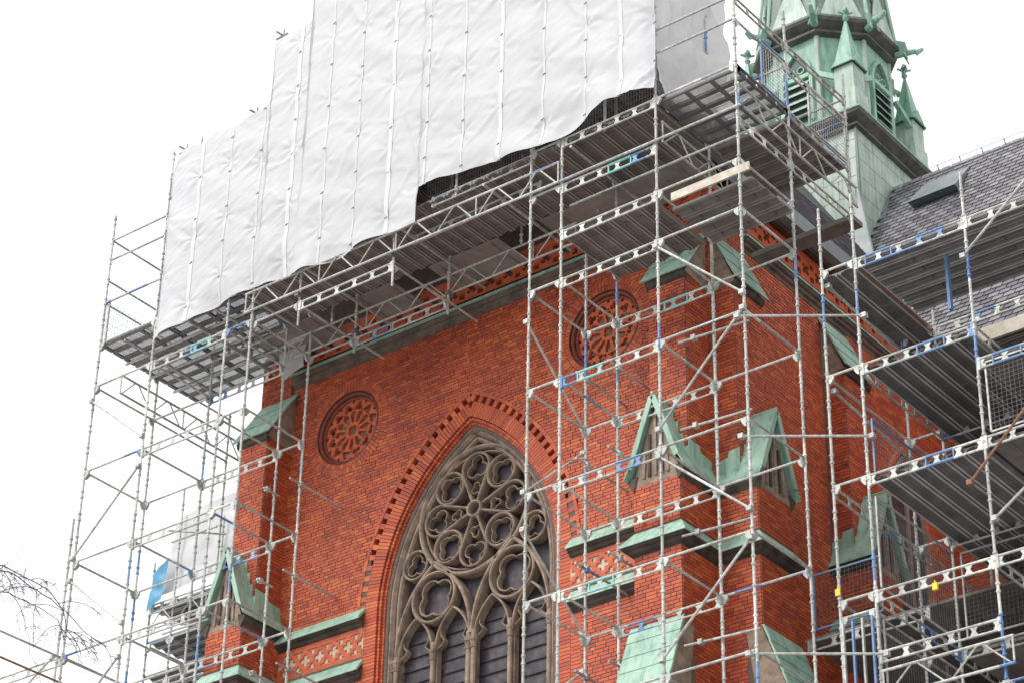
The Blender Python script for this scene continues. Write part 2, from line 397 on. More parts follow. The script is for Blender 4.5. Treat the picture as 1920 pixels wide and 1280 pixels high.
mb.add([(XS, YW, 0), (XS, YN + 5.5, 0), (XS, YN + 5.5, 28.6), (XS, YW, 28.6)], [(0, 1, 2, 3)])
mb.add([(XL, YW, 0), (XL, YN + 5.5, 0), (XL, YN + 5.5, 28.6), (XL, YW, 28.6)], [(3, 2, 1, 0)])
mb.add([(XS, YN, 0), (30, YN, 0), (30, YN, 28.6), (XS, YN, 28.6)], [(0, 1, 2, 3)])
mb.add([(XL, YW, 29.2), (XS, YW, 29.2), (AX, YW, 37.6)], [(0, 1, 2)])
mb.add([(XL, YW + 0.9, 0), (XS, YW + 0.9, 0), (XS, YW + 0.9, 29), (XL, YW + 0.9, 29)], [(0, 1, 2, 3)])
wall = obj('wall', mb, 'mortar', ch)

def in_main(u, z):
    x = u + XL - AX
    if z > WIN_Z0 and abs(x) < arch_x(z, OHW) + 0.0 and z < 26.2: return False
    if math.hypot(abs(x) - RX, z - RZ) < RR + 0.24: return False
    if 20.55 < z < 22.02 and abs(x) < 4.6 and abs(x) > 2.4 and (z > 21.55 or z < 20.97 or True): return False
    return True
bricks_rect('front', (XL, YW, 0), (1, 0, 0), (0, -1, 0), XS - XL, 15.2, 27.60, in_main)
# brick jamb strip between string course ends and window ring
def ring_bricks(mbk, hw0, hw1, y0, y1, pitch, z0, gap=0.011, skip=None, cx=AX):
    r0, r1 = hw0 + C0, hw1 + C0; rm = (r0 + r1) / 2; a1 = math.acos(C0 / rm); n = int(rm * a1 / pitch)
    for sgn in (-1, 1):
        k = 0
        for i in range(n):
            if skip and skip(i): continue
            a, b = a1 * i / n, a1 * (i + 1) / n; g2 = gap / rm / 2
            P = []
            for (r, t) in ((r0, a + g2), (r1, a + g2), (r1, b - g2), (r0, b - g2)):
                P.append((cx + sgn * -(C0 - r * math.cos(t)), ZS + r * math.sin(t)))
            j = (random.random() - .5) * 0.004
            q = [(x, y0 + j, z) for x, z in P]
            if sgn < 0: q = q[::-1]
            mbk.prism(q, (0, y1 - y0, 0))
        z = ZS; i = 0
        while z > z0:
            if not (skip and skip(i + 1)):
                xa, xb = cx + sgn * hw0, cx + sgn * hw1
                mbk.box(min(xa, xb), max(xa, xb), y0 + (random.random() - .5) * .004, y1, z - pitch + gap / 2, z - gap / 2)
            z -= pitch; i += 1
    return mbk
mb = MB(); ring_bricks(mb, 2.13, 2.42, YW - 0.012, YW + 0.13, PITCH, WIN_Z0)
obj('arch_voussoirs', mb, 'brick', ch, kind='stuff')
mb = MB(); ring_bricks(mb, 2.425, 2.56, YW - 0.010, YW + 0.13, 0.105, 22.1, 0.006, skip=lambda i: i % 2 == 0)
for n_, (ha, hb) in enumerate(((2.565, 2.635),)): ring_bricks(mb, ha, hb, YW - 0.018, YW + 0.13, 0.24, 22.1)
obj('dentil_band', mb, 'brick', ch, kind='stuff')
mb = MB(); ring_bricks(mb, 2.425, 2.635, YW - 0.010, YW + 0.13, PITCH, WIN_Z0, skip=None)
mb2 = MB()     # jamb bricks below the dentils
for sgn in (-1, 1):
    z = 22.1
    while z > WIN_Z0:
        xa, xb = AX + sgn * 2.425, AX + sgn * 2.64
        mb2.box(min(xa, xb), max(xa, xb), YW - 0.011, YW + 0.12, z - PITCH + 0.006, z - 0.005); z -= PITCH
obj('jamb_bricks', mb2, 'brick', ch, kind='stuff')
def ring_band(hw0, hw1, y, z0):     # flat backing ring facing the camera
    A, B = arch_pts(hw0, z0), arch_pts(hw1, z0); n = min(len(A), len(B))
    A = resample(A, 80); B = resample(B, 80); mb = MB()
    for i in range(79): mb.add([(AX + A[i][0], y, A[i][1]), (AX + B[i][0], y, B[i][1]), (AX + B[i + 1][0], y, B[i + 1][1]), (AX + A[i + 1][0], y, A[i + 1][1])], [(0, 1, 2, 3)])
    return mb
def resample(P, n):
    P = np.array(P); d = np.r_[0, np.cumsum(np.hypot(*np.diff(P, axis=0).T))]; t = np.linspace(0, d[-1], n)
    return np.c_[np.interp(t, d, P[:, 0]), np.interp(t, d, P[:, 1])]
obj('arch_backing', ring_band(1.93, 2.66, YW + 0.12, WIN_Z0), 'mortar', ch)
mb = MB()      # moulded brick orders stepping into the reveal
for hw, y0 in ((2.115, 0.05), (2.06, 0.11), (2.005, 0.17)):
    ring_bricks(mb, hw - 0.05, hw, YW + y0 - 0.02, YW + y0 + 0.14, PITCH, WIN_Z0, 0.010)
obj('arch_orders', mb, 'brick', ch, kind='stuff')

# --- great window
win = obj('window', MB().add([(AX - 1.99, YW + 0.42, WIN_Z0), (AX + 1.99, YW + 0.42, WIN_Z0), (AX + 1.99, YW + 0.42, 25.4), (AX - 1.99, YW + 0.42, 25.4)], [(0, 1, 2, 3)]), 'leaded_glass', ch)
TY = YW + 0.24
def prof(w_, d0, d1):
    w_ = w_ * 0.60
    return [(-w_, d1), (-w_, d0 + w_ * .9), (-w_ * .45, d0), (w_ * .45, d0), (w_, d0 + w_ * .9), (w_, d1)]
def circle_pts(cx, cz, r, n=40): return [(cx + r * math.cos(2 * math.pi * i / n), cz + r * math.sin(2 * math.pi * i / n)) for i in range(n)]
def W(pts): return [(AX + x, z) for x, z in pts]
mb = MB()
mb.sweep(W(arch_pts(1.93, WIN_Z0)), TY, prof(0.13, -0.10, 0.2)); mb.sweep(W(arch_pts(1.80, WIN_Z0)), TY, prof(0.085, -0.03, 0.18))
obj('frame', mb, 'stone', win, smooth=False)
RC = 23.50
mb = MB(); mb.sweep(W(circle_pts(0, RC, 1.30, 72)), TY, prof(0.075, -0.08, 0.16), True); mb.sweep(W(circle_pts(0, RC, 1.20, 72)), TY, prof(0.03, 0.0, 0.16), True)
mb.sweep(W(circle_pts(0, RC, 0.155, 24)), TY, prof(0.05, -0.08, 0.14), True)
def cusp(mbx, cx, cz, R, n, a0, wd=0.022, lobe=0.50, off=0.46):
    R = R * 0.90; wd = wd * 1.05; pts = []
    for i in range(96):
        t = 2 * math.pi * i / 96; best = 0
        for k in range(n):
            a = a0 + 2 * math.pi * k / n; dx = math.cos(t - a) * off; q = dx * dx - off * off + lobe * lobe
            if q > 0 and dx + math.sqrt(q) > best: best = dx + math.sqrt(q)
        pts.append((cx + R * best * math.cos(t), cz + R * best * math.sin(t)))
    mbx.sweep(W(pts), TY, prof(wd, 0.0, 0.13), True)
for k in range(8):
    a = math.pi / 4 * k; cx, cz = 0.87 * math.cos(a), RC + 0.87 * math.sin(a)
    if k % 2:
        mb.sweep(W(circle_pts(cx, cz, 0.325)), TY, prof(0.045, -0.06, 0.15), True); cusp(mb, cx, cz, 0.31, 4, a)
    else:
        pts = []; r = 0.315; dirv = (math.cos(a), math.sin(a)); nv = (-dirv[1], dirv[0])
        for i in range(25):
            t = -math.pi * 0.60 + math.pi * 1.2 * i / 24; pts.append((cx + r * (math.cos(t) * dirv[0] + math.sin(t) * nv[0]), cz + r * (math.cos(t) * dirv[1] + math.sin(t) * nv[1])))
        hubp = [(0.17 * dirv[0] + s_ * 0.07 * nv[0], RC + 0.17 * dirv[1] + s_ * 0.07 * nv[1]) for s_ in (-1, 1)]
        mb.sweep(W([hubp[0]] + pts + [hubp[1]]), TY, prof(0.042, -0.06, 0.15))
        cusp(mb, cx + 0.03 * dirv[0], cz + 0.03 * dirv[1], 0.29, 3, a + math.pi / 3 * 0)
        cusp(mb, 0.45 * dirv[0], RC + 0.45 * dirv[1], 0.15, 3, a, 0.018)
for s_ in (-1, 1):
    mb.sweep(W(circle_pts(s_ * 0.92, 21.93, 0.50, 48)), TY, prof(0.05, -0.07, 0.15), True); cusp(mb, s_ * 0.92, 21.93, 0.47, 4, 0.6, 0.03)
    mb.sweep(W(circle_pts(s_ * 1.40, 22.72, 0.29, 32)), TY, prof(0.042, -0.06, 0.15), True); cusp(mb, s_ * 1.40, 22.72, 0.27, 3, 1.57)
    def parch(xc, w_, zs, h, n=14):
        r = (h * h + w_ * w_) / (2 * w_); a1 = math.asin(h / r)
        Lf = [(xc - w_ + r - r * math.cos(a1 * i / n), zs + r * math.sin(a1 * i / n)) for i in range(n + 1)]
        return Lf + [(2 * xc - x, z) for x, z in Lf[-2::-1]]
    mb.sweep(W(parch(s_ * 0.90, 0.88, 20.95, 1.68)), TY, prof(0.065, -0.08, 0.16))
    for q in (0.455, 1.345):
        mb.sweep(W(parch(s_ * q, 0.40, 20.85, 0.76)), TY, prof(0.04, -0.04, 0.15))
        for u in (-1, 1):   # cusps of each light
            mb.sweep(W([(s_ * q + u * 0.38, 20.86), (s_ * q + u * 0.27, 20.93), (s_ * q + u * 0.22, 21.00), (s_ * q + u * 0.30, 21.12), (s_ * q + u * 0.30, 21.25)]), TY, prof(0.022, 0.0, 0.13))
obj('tracery', mb, 'stone', win)
for x, r in ((-0.06, .055), (0.06, .055), (-0.90, .05), (0.90, .05), (-1.78, .05), (1.78, .05), (-1.90, .05)):
    mb = MB(); zc = 20.80
    mb.lathe(AX + x, TY - 0.02, [(r, WIN_Z0), (r, zc - 0.16), (r * 1.35, zc - 0.15), (r * 1.35, zc - 0.125), (r, zc - 0.12), (r * 1.5, zc - 0.02), (r * 1.75, zc), (r * 1.75, zc + 0.05), (r * 1.1, zc + 0.07), (r, 21.0)], 10)
    obj('shaft', mb, 'stone', win, smooth=False)
mb = MB()
for x in (0, -0.90, 0.90): mb.box(AX + x - 0.075, AX + x + 0.075, TY + 0.02, TY + 0.14, WIN_Z0, 21.0)
obj('mullion_core', mb, 'stone', win)
for i in range(30):
    z = 21.45 - i * 0.262
    if z < WIN_Z0: break
    obj('glazing_bar', MB().box(AX - 1.8, AX + 1.8, YW + 0.385, YW + 0.41, z - 0.008, z + 0.008), 'lead', win)

# --- brick and plaster rosettes
def rosette_f(x, z):
    r = np.hypot(x, z); th = np.arctan2(z, x); n = 12; sec = 2 * math.pi / n
    t = (th / sec - np.round(th / sec)) * sec; t2 = ((th / sec - 0.5) - np.round(th / sec - 0.5)) * sec
    h = foil(x, z, 0, 0, 0.140, 4, math.pi / 4)
    wv = np.clip((r - 0.20) * 0.25 + 0.026, 0.02, 0.075)
    pet = np.minimum(np.minimum(wv - np.abs(t) * r, r - 0.205), 0.415 - r)
    lx, lz = r * np.cos(t) - 0.40, r * np.sin(t); pet = np.maximum(pet, circ(lx, lz, 0.02, 0, 0.080))
    lx, lz = r * np.cos(t2), r * np.sin(t2)
    tre = np.maximum(np.maximum(circ(lx, lz, 0.655, 0, 0.062), circ(lx, lz, 0.570, 0.055, 0.058)), circ(lx, lz, 0.570, -0.055, 0.058))
    lx, lz = r * np.cos(t), r * np.sin(t); tiny = np.maximum(circ(lx, lz, 0.735, 0, 0.040), circ(lx, lz, 0.54, 0, 0.024))
    holes_ = np.maximum(np.maximum(h, pet), np.maximum(tre, tiny))
    return np.maximum(holes_, r - 0.80)
pm = pierced(rosette_f, -0.82, 0.82, -0.82, 0.82, 0.0125, 0, 0.085)
proto = None
for s_ in (-1, 1):
    cx = AX + s_ * RX
    mb = MB()
    mb.sweep(circle_pts(cx, RZ, 0.775, 64), YW + 0.05, [(-0.045, 0.16), (-0.045, -0.02), (-0.01, -0.045), (0.025, -0.02), (0.03, 0.16)], True); mb.sweep(circle_pts(cx, RZ, 0.715, 64), YW + 0.12, [(-0.035, 0.1), (-0.035, -0.02), (0.0, -0.04), (0.03, 0.0), (0.03, 0.1)], True)
    ro = obj('rosette', mb, 'terracotta_dark', ch)
    if proto is None:
        pm.v = [(x * .89 + cx, y + YW + 0.13, z * .89 + RZ) for x, y, z in pm.v]; proto = obj('pierced_disc', pm, 'terracotta', ro)
    else:
        copy_at(proto, (2 * RX, 0, 0), ro)
    mb = MB(); mb.add([(x, YW + 0.30, z) for x, z in circle_pts(cx, RZ, 0.83, 48)], [tuple(range(48))[::-1]]); obj('plaster_back', mb, 'plaster', ro)
    mb = MB(); mb.sweep(circle_pts(cx, RZ, RR + 0.0, 64), YW, [(-0.005, -0.008), (0.005, -0.008), (0.005, 0.24), (-0.005, 0.24)], True); obj('rim', mb, 'terracotta_dark', ro)
    mb = MB()
    for r0, r1 in ((RR + 0.005, RR + 0.10), (RR + 0.108, RR + 0.245)):
        n = int(2 * math.pi * r0 / 0.074)
        for i in range(n):
            a, b = 2 * math.pi * (i + .07) / n, 2 * math.pi * (i + .93) / n
            q = [(cx + r * math.cos(t), YW - 0.012 + (random.random() - .5) * .005, RZ + r * math.sin(t)) for r, t in ((r0, a), (r0, b), (r1, b), (r1, a))]
            mb.prism(q[::-1], (0, 0.03, 0))
    obj('ring_bricks', mb, 'brick', ro, kind='stuff')

# --- string courses, frieze, cornice (profile extruded along a wall)
def course(P, ux, nrm, w_, prof_, name, material, parent=ch):    # prof_: list of (outward, z)
    P, ux, nrm = Vector(P), Vector(ux), Vector(nrm)
    poly = [P + nrm * a + Vector((0, 0, z)) for a, z in prof_]
    mb = MB().prism(poly, ux * w_); return obj(name, mb, material, parent)
def string_course(P, ux, nrm, w_, ztop, d=0.2):
    a = course(P, ux, nrm, w_, [(-0.02, ztop), (0.0, ztop), (d, ztop - 0.25), (d + 0.005, ztop - 0.29), (d - 0.02, ztop - 0.29), (-0.02, ztop - 0.06)], 'copper_cap', 'copper')
    P2 = Vector(P) + Vector(ux) * 0.012
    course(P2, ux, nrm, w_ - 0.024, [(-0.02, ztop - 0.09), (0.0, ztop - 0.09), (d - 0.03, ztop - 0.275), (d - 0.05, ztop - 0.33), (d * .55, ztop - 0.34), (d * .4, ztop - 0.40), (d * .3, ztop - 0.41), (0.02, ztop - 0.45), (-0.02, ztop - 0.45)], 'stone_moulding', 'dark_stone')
for (x0, x1) in ((-30.96, -28.80), (-23.96, -21.82)):
    string_course((x0, YW, 0), (1, 0, 0), (0, -1, 0), x1 - x0, 22.06)
    string_course((x0, YW, 0), (1, 0, 0), (0, -1, 0), x1 - x0, 21.02, 0.17)
    mb = MB().box(x0, x1, YW - 0.022, YW + 0.03, 21.02, 21.64); obj('frieze_back', mb, 'plaster', ch)
    wv = x1 - x0; zc = 21.325
    def ff(x, z):
        u = (x / 0.36 - np.round(x / 0.36)) * 0.36; v = ((x / 0.36 - .5) - np.round(x / 0.36 - .5)) * 0.36
        h = foil(u, z, 0, 0, 0.135, 4, 0, 0.42, 0.6)
        h = np.maximum(h, np.maximum(foil(v, z, 0, 0.215, 0.13, 4, 0, 0.42, 0.6), foil(v, z, 0, -0.215, 0.13, 4, 0, 0.42, 0.6)))
        return np.where(np.abs(z) > 0.205, -0.02, h)
    pf = pierced(ff, -wv / 2 + 0.01, wv / 2 - 0.01, -0.30, 0.31, 0.014, 0, 0.025)
    pf.v = [(x + (x0 + x1) / 2, y + YW - 0.046, z + zc) for x, y, z in pf.v]; obj('frieze_panel', pf, 'terracotta', ch)
def in_low(u, z): return True
for (x0, x1) in ((-30.96, -28.80), (-23.96, -21.82)):
    bricks_rect('front', (x0, YW - 0.001, 0), (1, 0, 0), (0, -1, 0), x1 - x0, 20.3, 20.56)
for sgn in (-1, 1):    # brick pier strip between frieze end and arch ring
    x0 = AX + (-2.425 - 0.02 if sgn < 0 else 2.41); 
def cornice(P, ux, nrm, w_, skip_cap=False):
    P, ux = Vector(P), Vector(ux)
    course(P, ux, nrm, w_, [(-0.02, 27.96), (0.02, 27.96), (0.155, 27.90), (0.16, 27.85), (0.13, 27.85), (-0.02, 27.90)], 'cornice_cap', 'copper')
    P2 = P + ux * 0.013
    course(P2, ux, nrm, w_ - 0.026, [(-0.02, 27.88), (0.125, 27.845), (0.12, 27.79), (0.07, 27.76), (0.085, 27.73), (0.075, 27.69), (0.03, 27.66), (0.02, 27.58), (-0.02, 27.58)], 'cornice_moulding', 'moulding_stone')
    course(P, ux, nrm, w_, [(-0.3, 28.62), (0.10, 28.62), (0.13, 28.56), (0.10, 28.50), (-0.3, 28.50)], 'parapet_coping', 'terracotta')
cornice((XL + 0.8, YW, 0), (1, 0, 0), (0, -1, 0), XS - XL - 1.6)
cornice((XS, YW + 1.06, 0), (0, 1, 0), (1, 0, 0), YN - YW - 1.06)
for (px0, px1) in ((XL - 0.03, XL + 0.80), (XS - 0.80, XS + 0.03)):      # plain brick corner piers above the buttresses
    obj('corner_pier', MB().box(px0, px1, YW - 0.06, YW + 1.06, 26.3, 28.62), 'mortar', ch)
    bricks_rect('front', (px0, YW - 0.06, 0), (1, 0, 0), (0, -1, 0), px1 - px0, 26.3, 28.6)
    if px0 > AX: bricks_rect('front', (px1, YW - 0.06, 0), (0, 1, 0), (1, 0, 0), 1.12, 26.3, 28.6)
def pf_f(x, z):
    u = (x / 0.46 - np.round(x / 0.46)) * 0.46; v = ((x / 0.46 - .5) - np.round(x / 0.46 - .5)) * 0.46
    h = foil(u, z, 0, 0, 0.150, 4, math.pi / 4, 0.40, 0.62)
    tri = lambda s__: np.minimum(0.055 - np.abs(v) * 0.8 - (0.20 - s__ * z) * 0.0, np.minimum(s__ * z - 0.07 - np.abs(v) * 0.2, 0.20 - s__ * z))
    h = np.maximum(h, np.maximum(tri(1), tri(-1)))
    return h
pan = pierced(pf_f, -0.92, 0.92, -0.255, 0.255, 0.0144, 0, 0.12)
base = MB(); base.v = [(x, y, z) for x, y, z in pan.v]; base.f = pan.f
first = None
for i in range(6):
    cx = XL + 0.92 + i * 1.84
    if first is None:
        base.v = [(x + cx, y + YW - 0.10, z + 28.245) for x, y, z in pan.v]; first = obj('parapet_panel', base, 'terracotta', ch)
    else: copy_at(first, (i * 1.84, 0, 0), ch)
sp = MB(); sp.v = [(XS + 0.10 - y, YW + 0.92 + x, z + 28.245) for x, y, z in pan.v]; sp.f = pan.f
sfirst = obj('parapet_panel', sp, 'terracotta', ch)
for i in range(1, 5): copy_at(sfirst, (0, i * 1.84, 0), ch)
obj('parapet_back', MB().box(XL, XS - 0.2, YW + 0.16, YW + 0.22, 27.9, 28.5).box(XS - 0.34, XS - 0.24, YW + 0.2, YN, 27.9, 28.5), 'plaster', ch)

# --- buttresses.  local frame: t along wall, d outwards
def buttress(P, t, nrm, width, d1, d2, single=False, left_vis=False):
    P, t, nrm = Vector(P), Vector(t), Vector(nrm)
    def L(a, d, z): return P + t * a + nrm * d + Vector((0, 0, z))
    def block(a0, a1, d0, d1_, z0, z1, mbx):
        return mbx.add([L(a, d, z) for z in (z0, z1) for a, d in ((a0, d0), (a1, d0), (a1, d1_), (a0, d1_))], [(0, 3, 2, 1), (4, 5, 6, 7), (0, 1, 5, 4), (1, 2, 6, 5), (2, 3, 7, 6), (3, 0, 4, 7)])
    d0 = d1 + 0.56
    b = MB(); block(0, width, -0.1, d0, 0, 17.75, b); block(0, width, -0.1, d1, 17.75, 21.95, b); block(0.09, width - 0.09, -0.1, d2, 21.95, 26.2, b)
    body = obj('buttress', b, 'mortar', ch)
    sides = ((Vector(P), t, nrm, width),)
    for (z0, z1, a0, a1, dd) in ((16.4, 17.75, 0, width, d0), (17.75, 20.62, 0, width, d1), (21.03, 21.95, 0, width, d1), (22.0, 26.18, 0.09, width - 0.09, d2)):
        g = 'b'
        low = z1 < 18
        cut = (lambda u, z: z > 19.22) if (z0, z1) == (17.75, 20.62) else None
        bricks_rect('butt', L(a0, dd, 0), t, nrm, a1 - a0, z0, z1, cut, single and z0 > 17 and z0 < 21.9)
        for aa, sgn in ((a0, -1), (a1, 1)):
            ns = t * sgn
            wch = (lambda u, z, dd=dd: not (z < 19.2 and u > dd - 0.30 - 0.0)) if (z0, z1) == (17.75, 20.62) else None
            if sgn > 0: bricks_rect('butt', L(aa, 0, 0), nrm, ns, dd, z0, z1, wch, False)
            else: bricks_rect('butt', L(aa, 0, 0), nrm, ns, dd, z0, z1, wch, False)
    # lower weathering: copper slope in courses of sheet, stone cheeks
    z0, z1 = 17.72, 19.27; n = 5
    for i in range(n):
        fa, fb = i / n, (i + 1) / n
        da, db = d0 + 0.05 - (d0 - d1) * fa, d0 + 0.05 - (d0 - d1) * fb; za, zb = z0 + (z1 - z0) * fa, z0 + (z1 - z0) * fb
        for (u0, u1) in ((-0.06, width * (.38 + .12 * (i % 2))), (width * (.38 + .12 * (i % 2)) + 0.006, width + 0.06)):
            poly = [L(u0, da + 0.022, za), L(u0, db + 0.010, zb), L(u0, db - 0.03, zb), L(u0, da - 0.02, za)]
            mbp = MB().prism(poly, t * (u1 - u0)); obj('copper_sheet', mbp, 'copper', body)
    obj('weathering_core', MB().prism([L(-0.012, d0, z0), L(-0.012, d1, z1 - 0.04), L(-0.012, d1 - 0.32, z1 - 0.04), L(-0.012, d1 - 0.18, z0 + .55), L(-0.012, d1 - 0.18, z0)], t * (width + 0.024)), 'stone', body)
    # string course wrapped round the three faces (mitred)
    zt = 21.05; dd = 0.2
    def wrap(pr, nm, mt, e=0.0):
        mbx = MB(); k = len(pr); rings = []
        for (a, d_in) in ((None, 0), (0, 1), (1, 1), (None, 2)):
            pass
        path = [lambda o: L(0 - o, 0.0, 0), lambda o: L(0 - o, d1 + o, 0), lambda o: L(width + o, d1 + o, 0), lambda o: L(width + o, 0.0, 0)]
        V = [pth(o) + Vector((0, 0, z)) for pth in path for o, z in pr]
        Fs = []
        for s__ in range(3):
            for c in range(k): c2 = (c + 1) % k; Fs.append((s__ * k + c, s__ * k + c2, (s__ + 1) * k + c2, (s__ + 1) * k + c))
        Fs += [tuple(range(k)), tuple(range(3 * k, 4 * k))]
        mbx.add(V, Fs); return obj(nm, mbx, mt, body)
    wrap([(-0.02, zt), (0.0, zt), (dd, zt - 0.27), (dd + .005, zt - 0.31), (dd - .02, zt - 0.31), (-0.02, zt - 0.08)], 'copper_cap', 'copper')
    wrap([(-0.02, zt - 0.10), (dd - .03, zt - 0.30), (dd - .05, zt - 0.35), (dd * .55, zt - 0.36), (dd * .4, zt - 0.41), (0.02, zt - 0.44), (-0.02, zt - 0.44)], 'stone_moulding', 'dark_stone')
    # gable: stone face, copper saddle roof with flared eaves
    mid = width / 2; zb = 21.95; ap = 23.60; ov = 0.13
    gf = MB().prism([L(0.01, d1 - 0.02, zb - 0.05), L(width - 0.01, d1 - 0.02, zb - 0.05), L(width - 0.03, d1 - 0.02, zb + 0.14), L(mid, d1 - 0.02, ap - 0.20), L(0.03, d1 - 0.02, zb + 0.14)], nrm * 0.035)
    gfo = obj('gable_face', gf, 'stone', body)
    for (u, zt2) in ((0.24, 0.50), (0.36, 0.82), (0.50, 1.15), (0.64, 0.82), (0.76, 0.50)):
        mbs = MB().bar(L(width * u, d1 + 0.02, zb + 0.08), L(width * u + (mid - width * u) * 0.12, d1 + 0.02, zb + 0.08 + zt2), 0.055, 0.05); obj('gable_shaft', mbs, 'dark_stone' if u in (0.36, 0.64) else 'stone', body)
    roof = None
    for sgn in (-1, 1):
        e = mid * 1.0
        prof2 = [(0.0, ap), (0.50 * (mid + ov), ap - 0.88), (0.80 * (mid + ov), ap - 1.30), (mid + ov, ap - 1.52)]
        n = len(prof2) - 1
        for i in range(n):
            (u0, q0), (u1, q1) = prof2[i], prof2[i + 1]; sub = 2 if i == 0 else 1
            for k in range(sub):
                f0, f1 = k / sub, (k + 1) / sub
                ua, ub, qa, qb = u0 + (u1 - u0) * f0, u0 + (u1 - u0) * f1, q0 + (q1 - q0) * f0, q0 + (q1 - q0) * f1
                nn = Vector((ub - ua, qb - qa)).normalized(); pn = Vector((-nn.y, nn.x)) * (1 if nn.x > 0 else 1)
                th = 0.03
                front, back = d1 + 0.13, -0.02
                cuts = [front, d1 + 0.13 - 0.30, (d1 + .13) * 0.45, back]
                for c in range(3):
                    A = [L(mid + sgn * ua, cuts[c], qa), L(mid + sgn * (ub), cuts[c], qb - 0.004), L(mid + sgn * (ub - 0.0) - sgn * pn.x * -th * 0, cuts[c], qb - th - 0.004), L(mid + sgn * ua, cuts[c], qa - th)]
                    ln = cuts[c] - cuts[c + 1] - 0.004
                    mbp = MB().prism(A if sgn > 0 else A[::-1], nrm * -ln); obj('roof_sheet', mbp, 'copper', body)
        # dark soffit board under the eave, verge edge
        obj('verge_edge', MB().bar(L(mid + sgn * 0.02, d1 + 0.12, ap - 0.07), L(mid + sgn * 0.80 * (mid + ov), d1 + 0.12, ap - 1.37), 0.10, 0.03, nrm), 'copper', body)
        obj('eave_moulding', MB().prism([L(mid + sgn * (mid - 0.02), d1 + 0.04, zb - 0.14), L(mid + sgn * (mid + ov - 0.05), d1 + 0.04, zb + 0.02), L(mid + sgn * (mid + ov - 0.03), d1 + 0.04, zb + 0.10), L(mid + sgn * (mid - 0.10), d1 + 0.04, zb + 0.16)], nrm * -(d1 + 0.02)), 'dark_stone', body)
    # ridge cap and stepped flashing up the wall above
    obj('ridge_roll', MB().tube(L(mid, d1 + 0.13, ap + 0.005), L(mid, d2 - 0.02, ap + 0.005), 0.025, 6), 'copper', body)
    for sgn in (-1, 1):
        for i in range(4):
            u = 0.06 + i * 0.10
            uu = mid + sgn * u; zz = ap - 0.02 - u * 2.75
            if 0.09 < uu < width - 0.09:
                obj('step_flashing', MB().prism([L(uu - sgn * .05, d2 + 0.017, zz - 0.2), L(uu + sgn * .05, d2 + 0.017, zz - 0.3), L(uu + sgn * .05, d2 + 0.017, zz + 0.05), L(uu - sgn * .05, d2 + 0.017, zz + 0.05)], nrm * 0.012), 'copper', body)
        aa = 0.09 if sgn < 0 else width - 0.09
        obj('side_flashing', MB().prism([L(aa + sgn * 0.014, 0.0, 22.1), L(aa + sgn * 0.014, d2 + 0.02, 22.1), L(aa + sgn * 0.014, d2 + 0.02, 22.80), L(aa + sgn * 0.014, d2 * 0.55, 22.77), L(aa + sgn * 0.014, d2 * 0.5, 22.66), L(aa + sgn * 0.014, 0.0, 22.62)], t * sgn * 0.014), 'copper', body)
    # upper weathering
    z0, z1 = 26.22, 27.50; n = 3
    for i in range(n):
        fa, fb = i / n, (i + 1) / n; da, db = (d2 + 0.13) * (1 - fa), (d2 + 0.13) * (1 - fb); za, zb2 = z0 + (z1 - z0) * fa, z0 + (z1 - z0) * fb
        obj('copper_sheet', MB().prism([L(-0.02, da + 0.02, za), L(-0.02, db + 0.006, zb2), L(-0.02, db - 0.03, zb2), L(-0.02, da - 0.02, za)], t * (width + 0.04)), 'copper', body)
    obj('weathering_core', MB().prism([L(0.05, d2 + 0.05, z0 - 0.02), L(0.05, 0.0, z1 - 0.06), L(0.05, -0.02, z0 - 0.12)], t * (width - 0.10)), 'stone', body)
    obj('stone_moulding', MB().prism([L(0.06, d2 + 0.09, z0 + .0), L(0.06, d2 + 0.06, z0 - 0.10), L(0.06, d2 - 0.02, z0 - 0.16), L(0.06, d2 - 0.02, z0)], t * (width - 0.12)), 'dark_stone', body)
    return body
buttress((-21.82, YW, 0), (1, 0, 0), (0, -1, 0), 0.96, 1.087, 0.70, single=True)
buttress((-31.89, YW, 0), (1, 0, 0), (0, -1, 0), 0.93, 1.087, 0.70)
buttress((XS, 32.0, 0), (0, 1, 0), (1, 0, 0), 1.05, 0.84, 0.44)
buttress((XS, 35.76, 0), (0, 1, 0), (1, 0, 0), 1.05, 0.84, 0.44)
buttress((XL, 33.05, 0), (0, -1, 0), (-1, 0, 0), 1.05, 0.84, 0.44)

# --- side wall bricks with a pointed window beyond the second buttress
SWY, SWZ = 38.72, 24.0
def in_side(u, z):
    y = u + YW
    if y < 33.04: return False
    if 35.76 < y < 36.81: return False
    h = 0.92
    if abs(y - SWY) < h and z < SWZ: return False
    if z >= SWZ:
        r = 2.6; d = r * r - (z - SWZ) ** 2
        if d > 0 and abs(y - SWY) < math.sqrt(d) - (r - h): return False
    return True
bricks_rect('side', (XS, YW, 0), (0, 1, 0), (1, 0, 0), YN - YW, 15.5, 27.60, in_side)
bricks_rect('nave', (XS, YN, 0), (1, 0, 0), (0, -1, 0), 11.0, 18.0, 28.3)
def sidearch(w_, dx0, dx1, mbx):
    r = w_ + 1.68; a1 = math.acos(1.68 / r); n = 16
    A = [(-(r * math.cos(a1 * i / n) - 1.68), SWZ + r * math.sin(a1 * i / n)) for i in range(n + 1)]
    pts = [(-w_, 14)] + A + [(-x, z) for x, z in A[-2::-1]] + [(w_, 14)]
    m2 = MB().sweep(pts, 0, [(-0.07, dx1), (-0.07, dx0 + .05), (-0.02, dx0), (0.05, dx0), (0.07, dx0 + .04), (0.07, dx1)])
    mbx.add([(XS - y, SWY + x, z) for x, y, z in m2.v], m2.f); return mbx
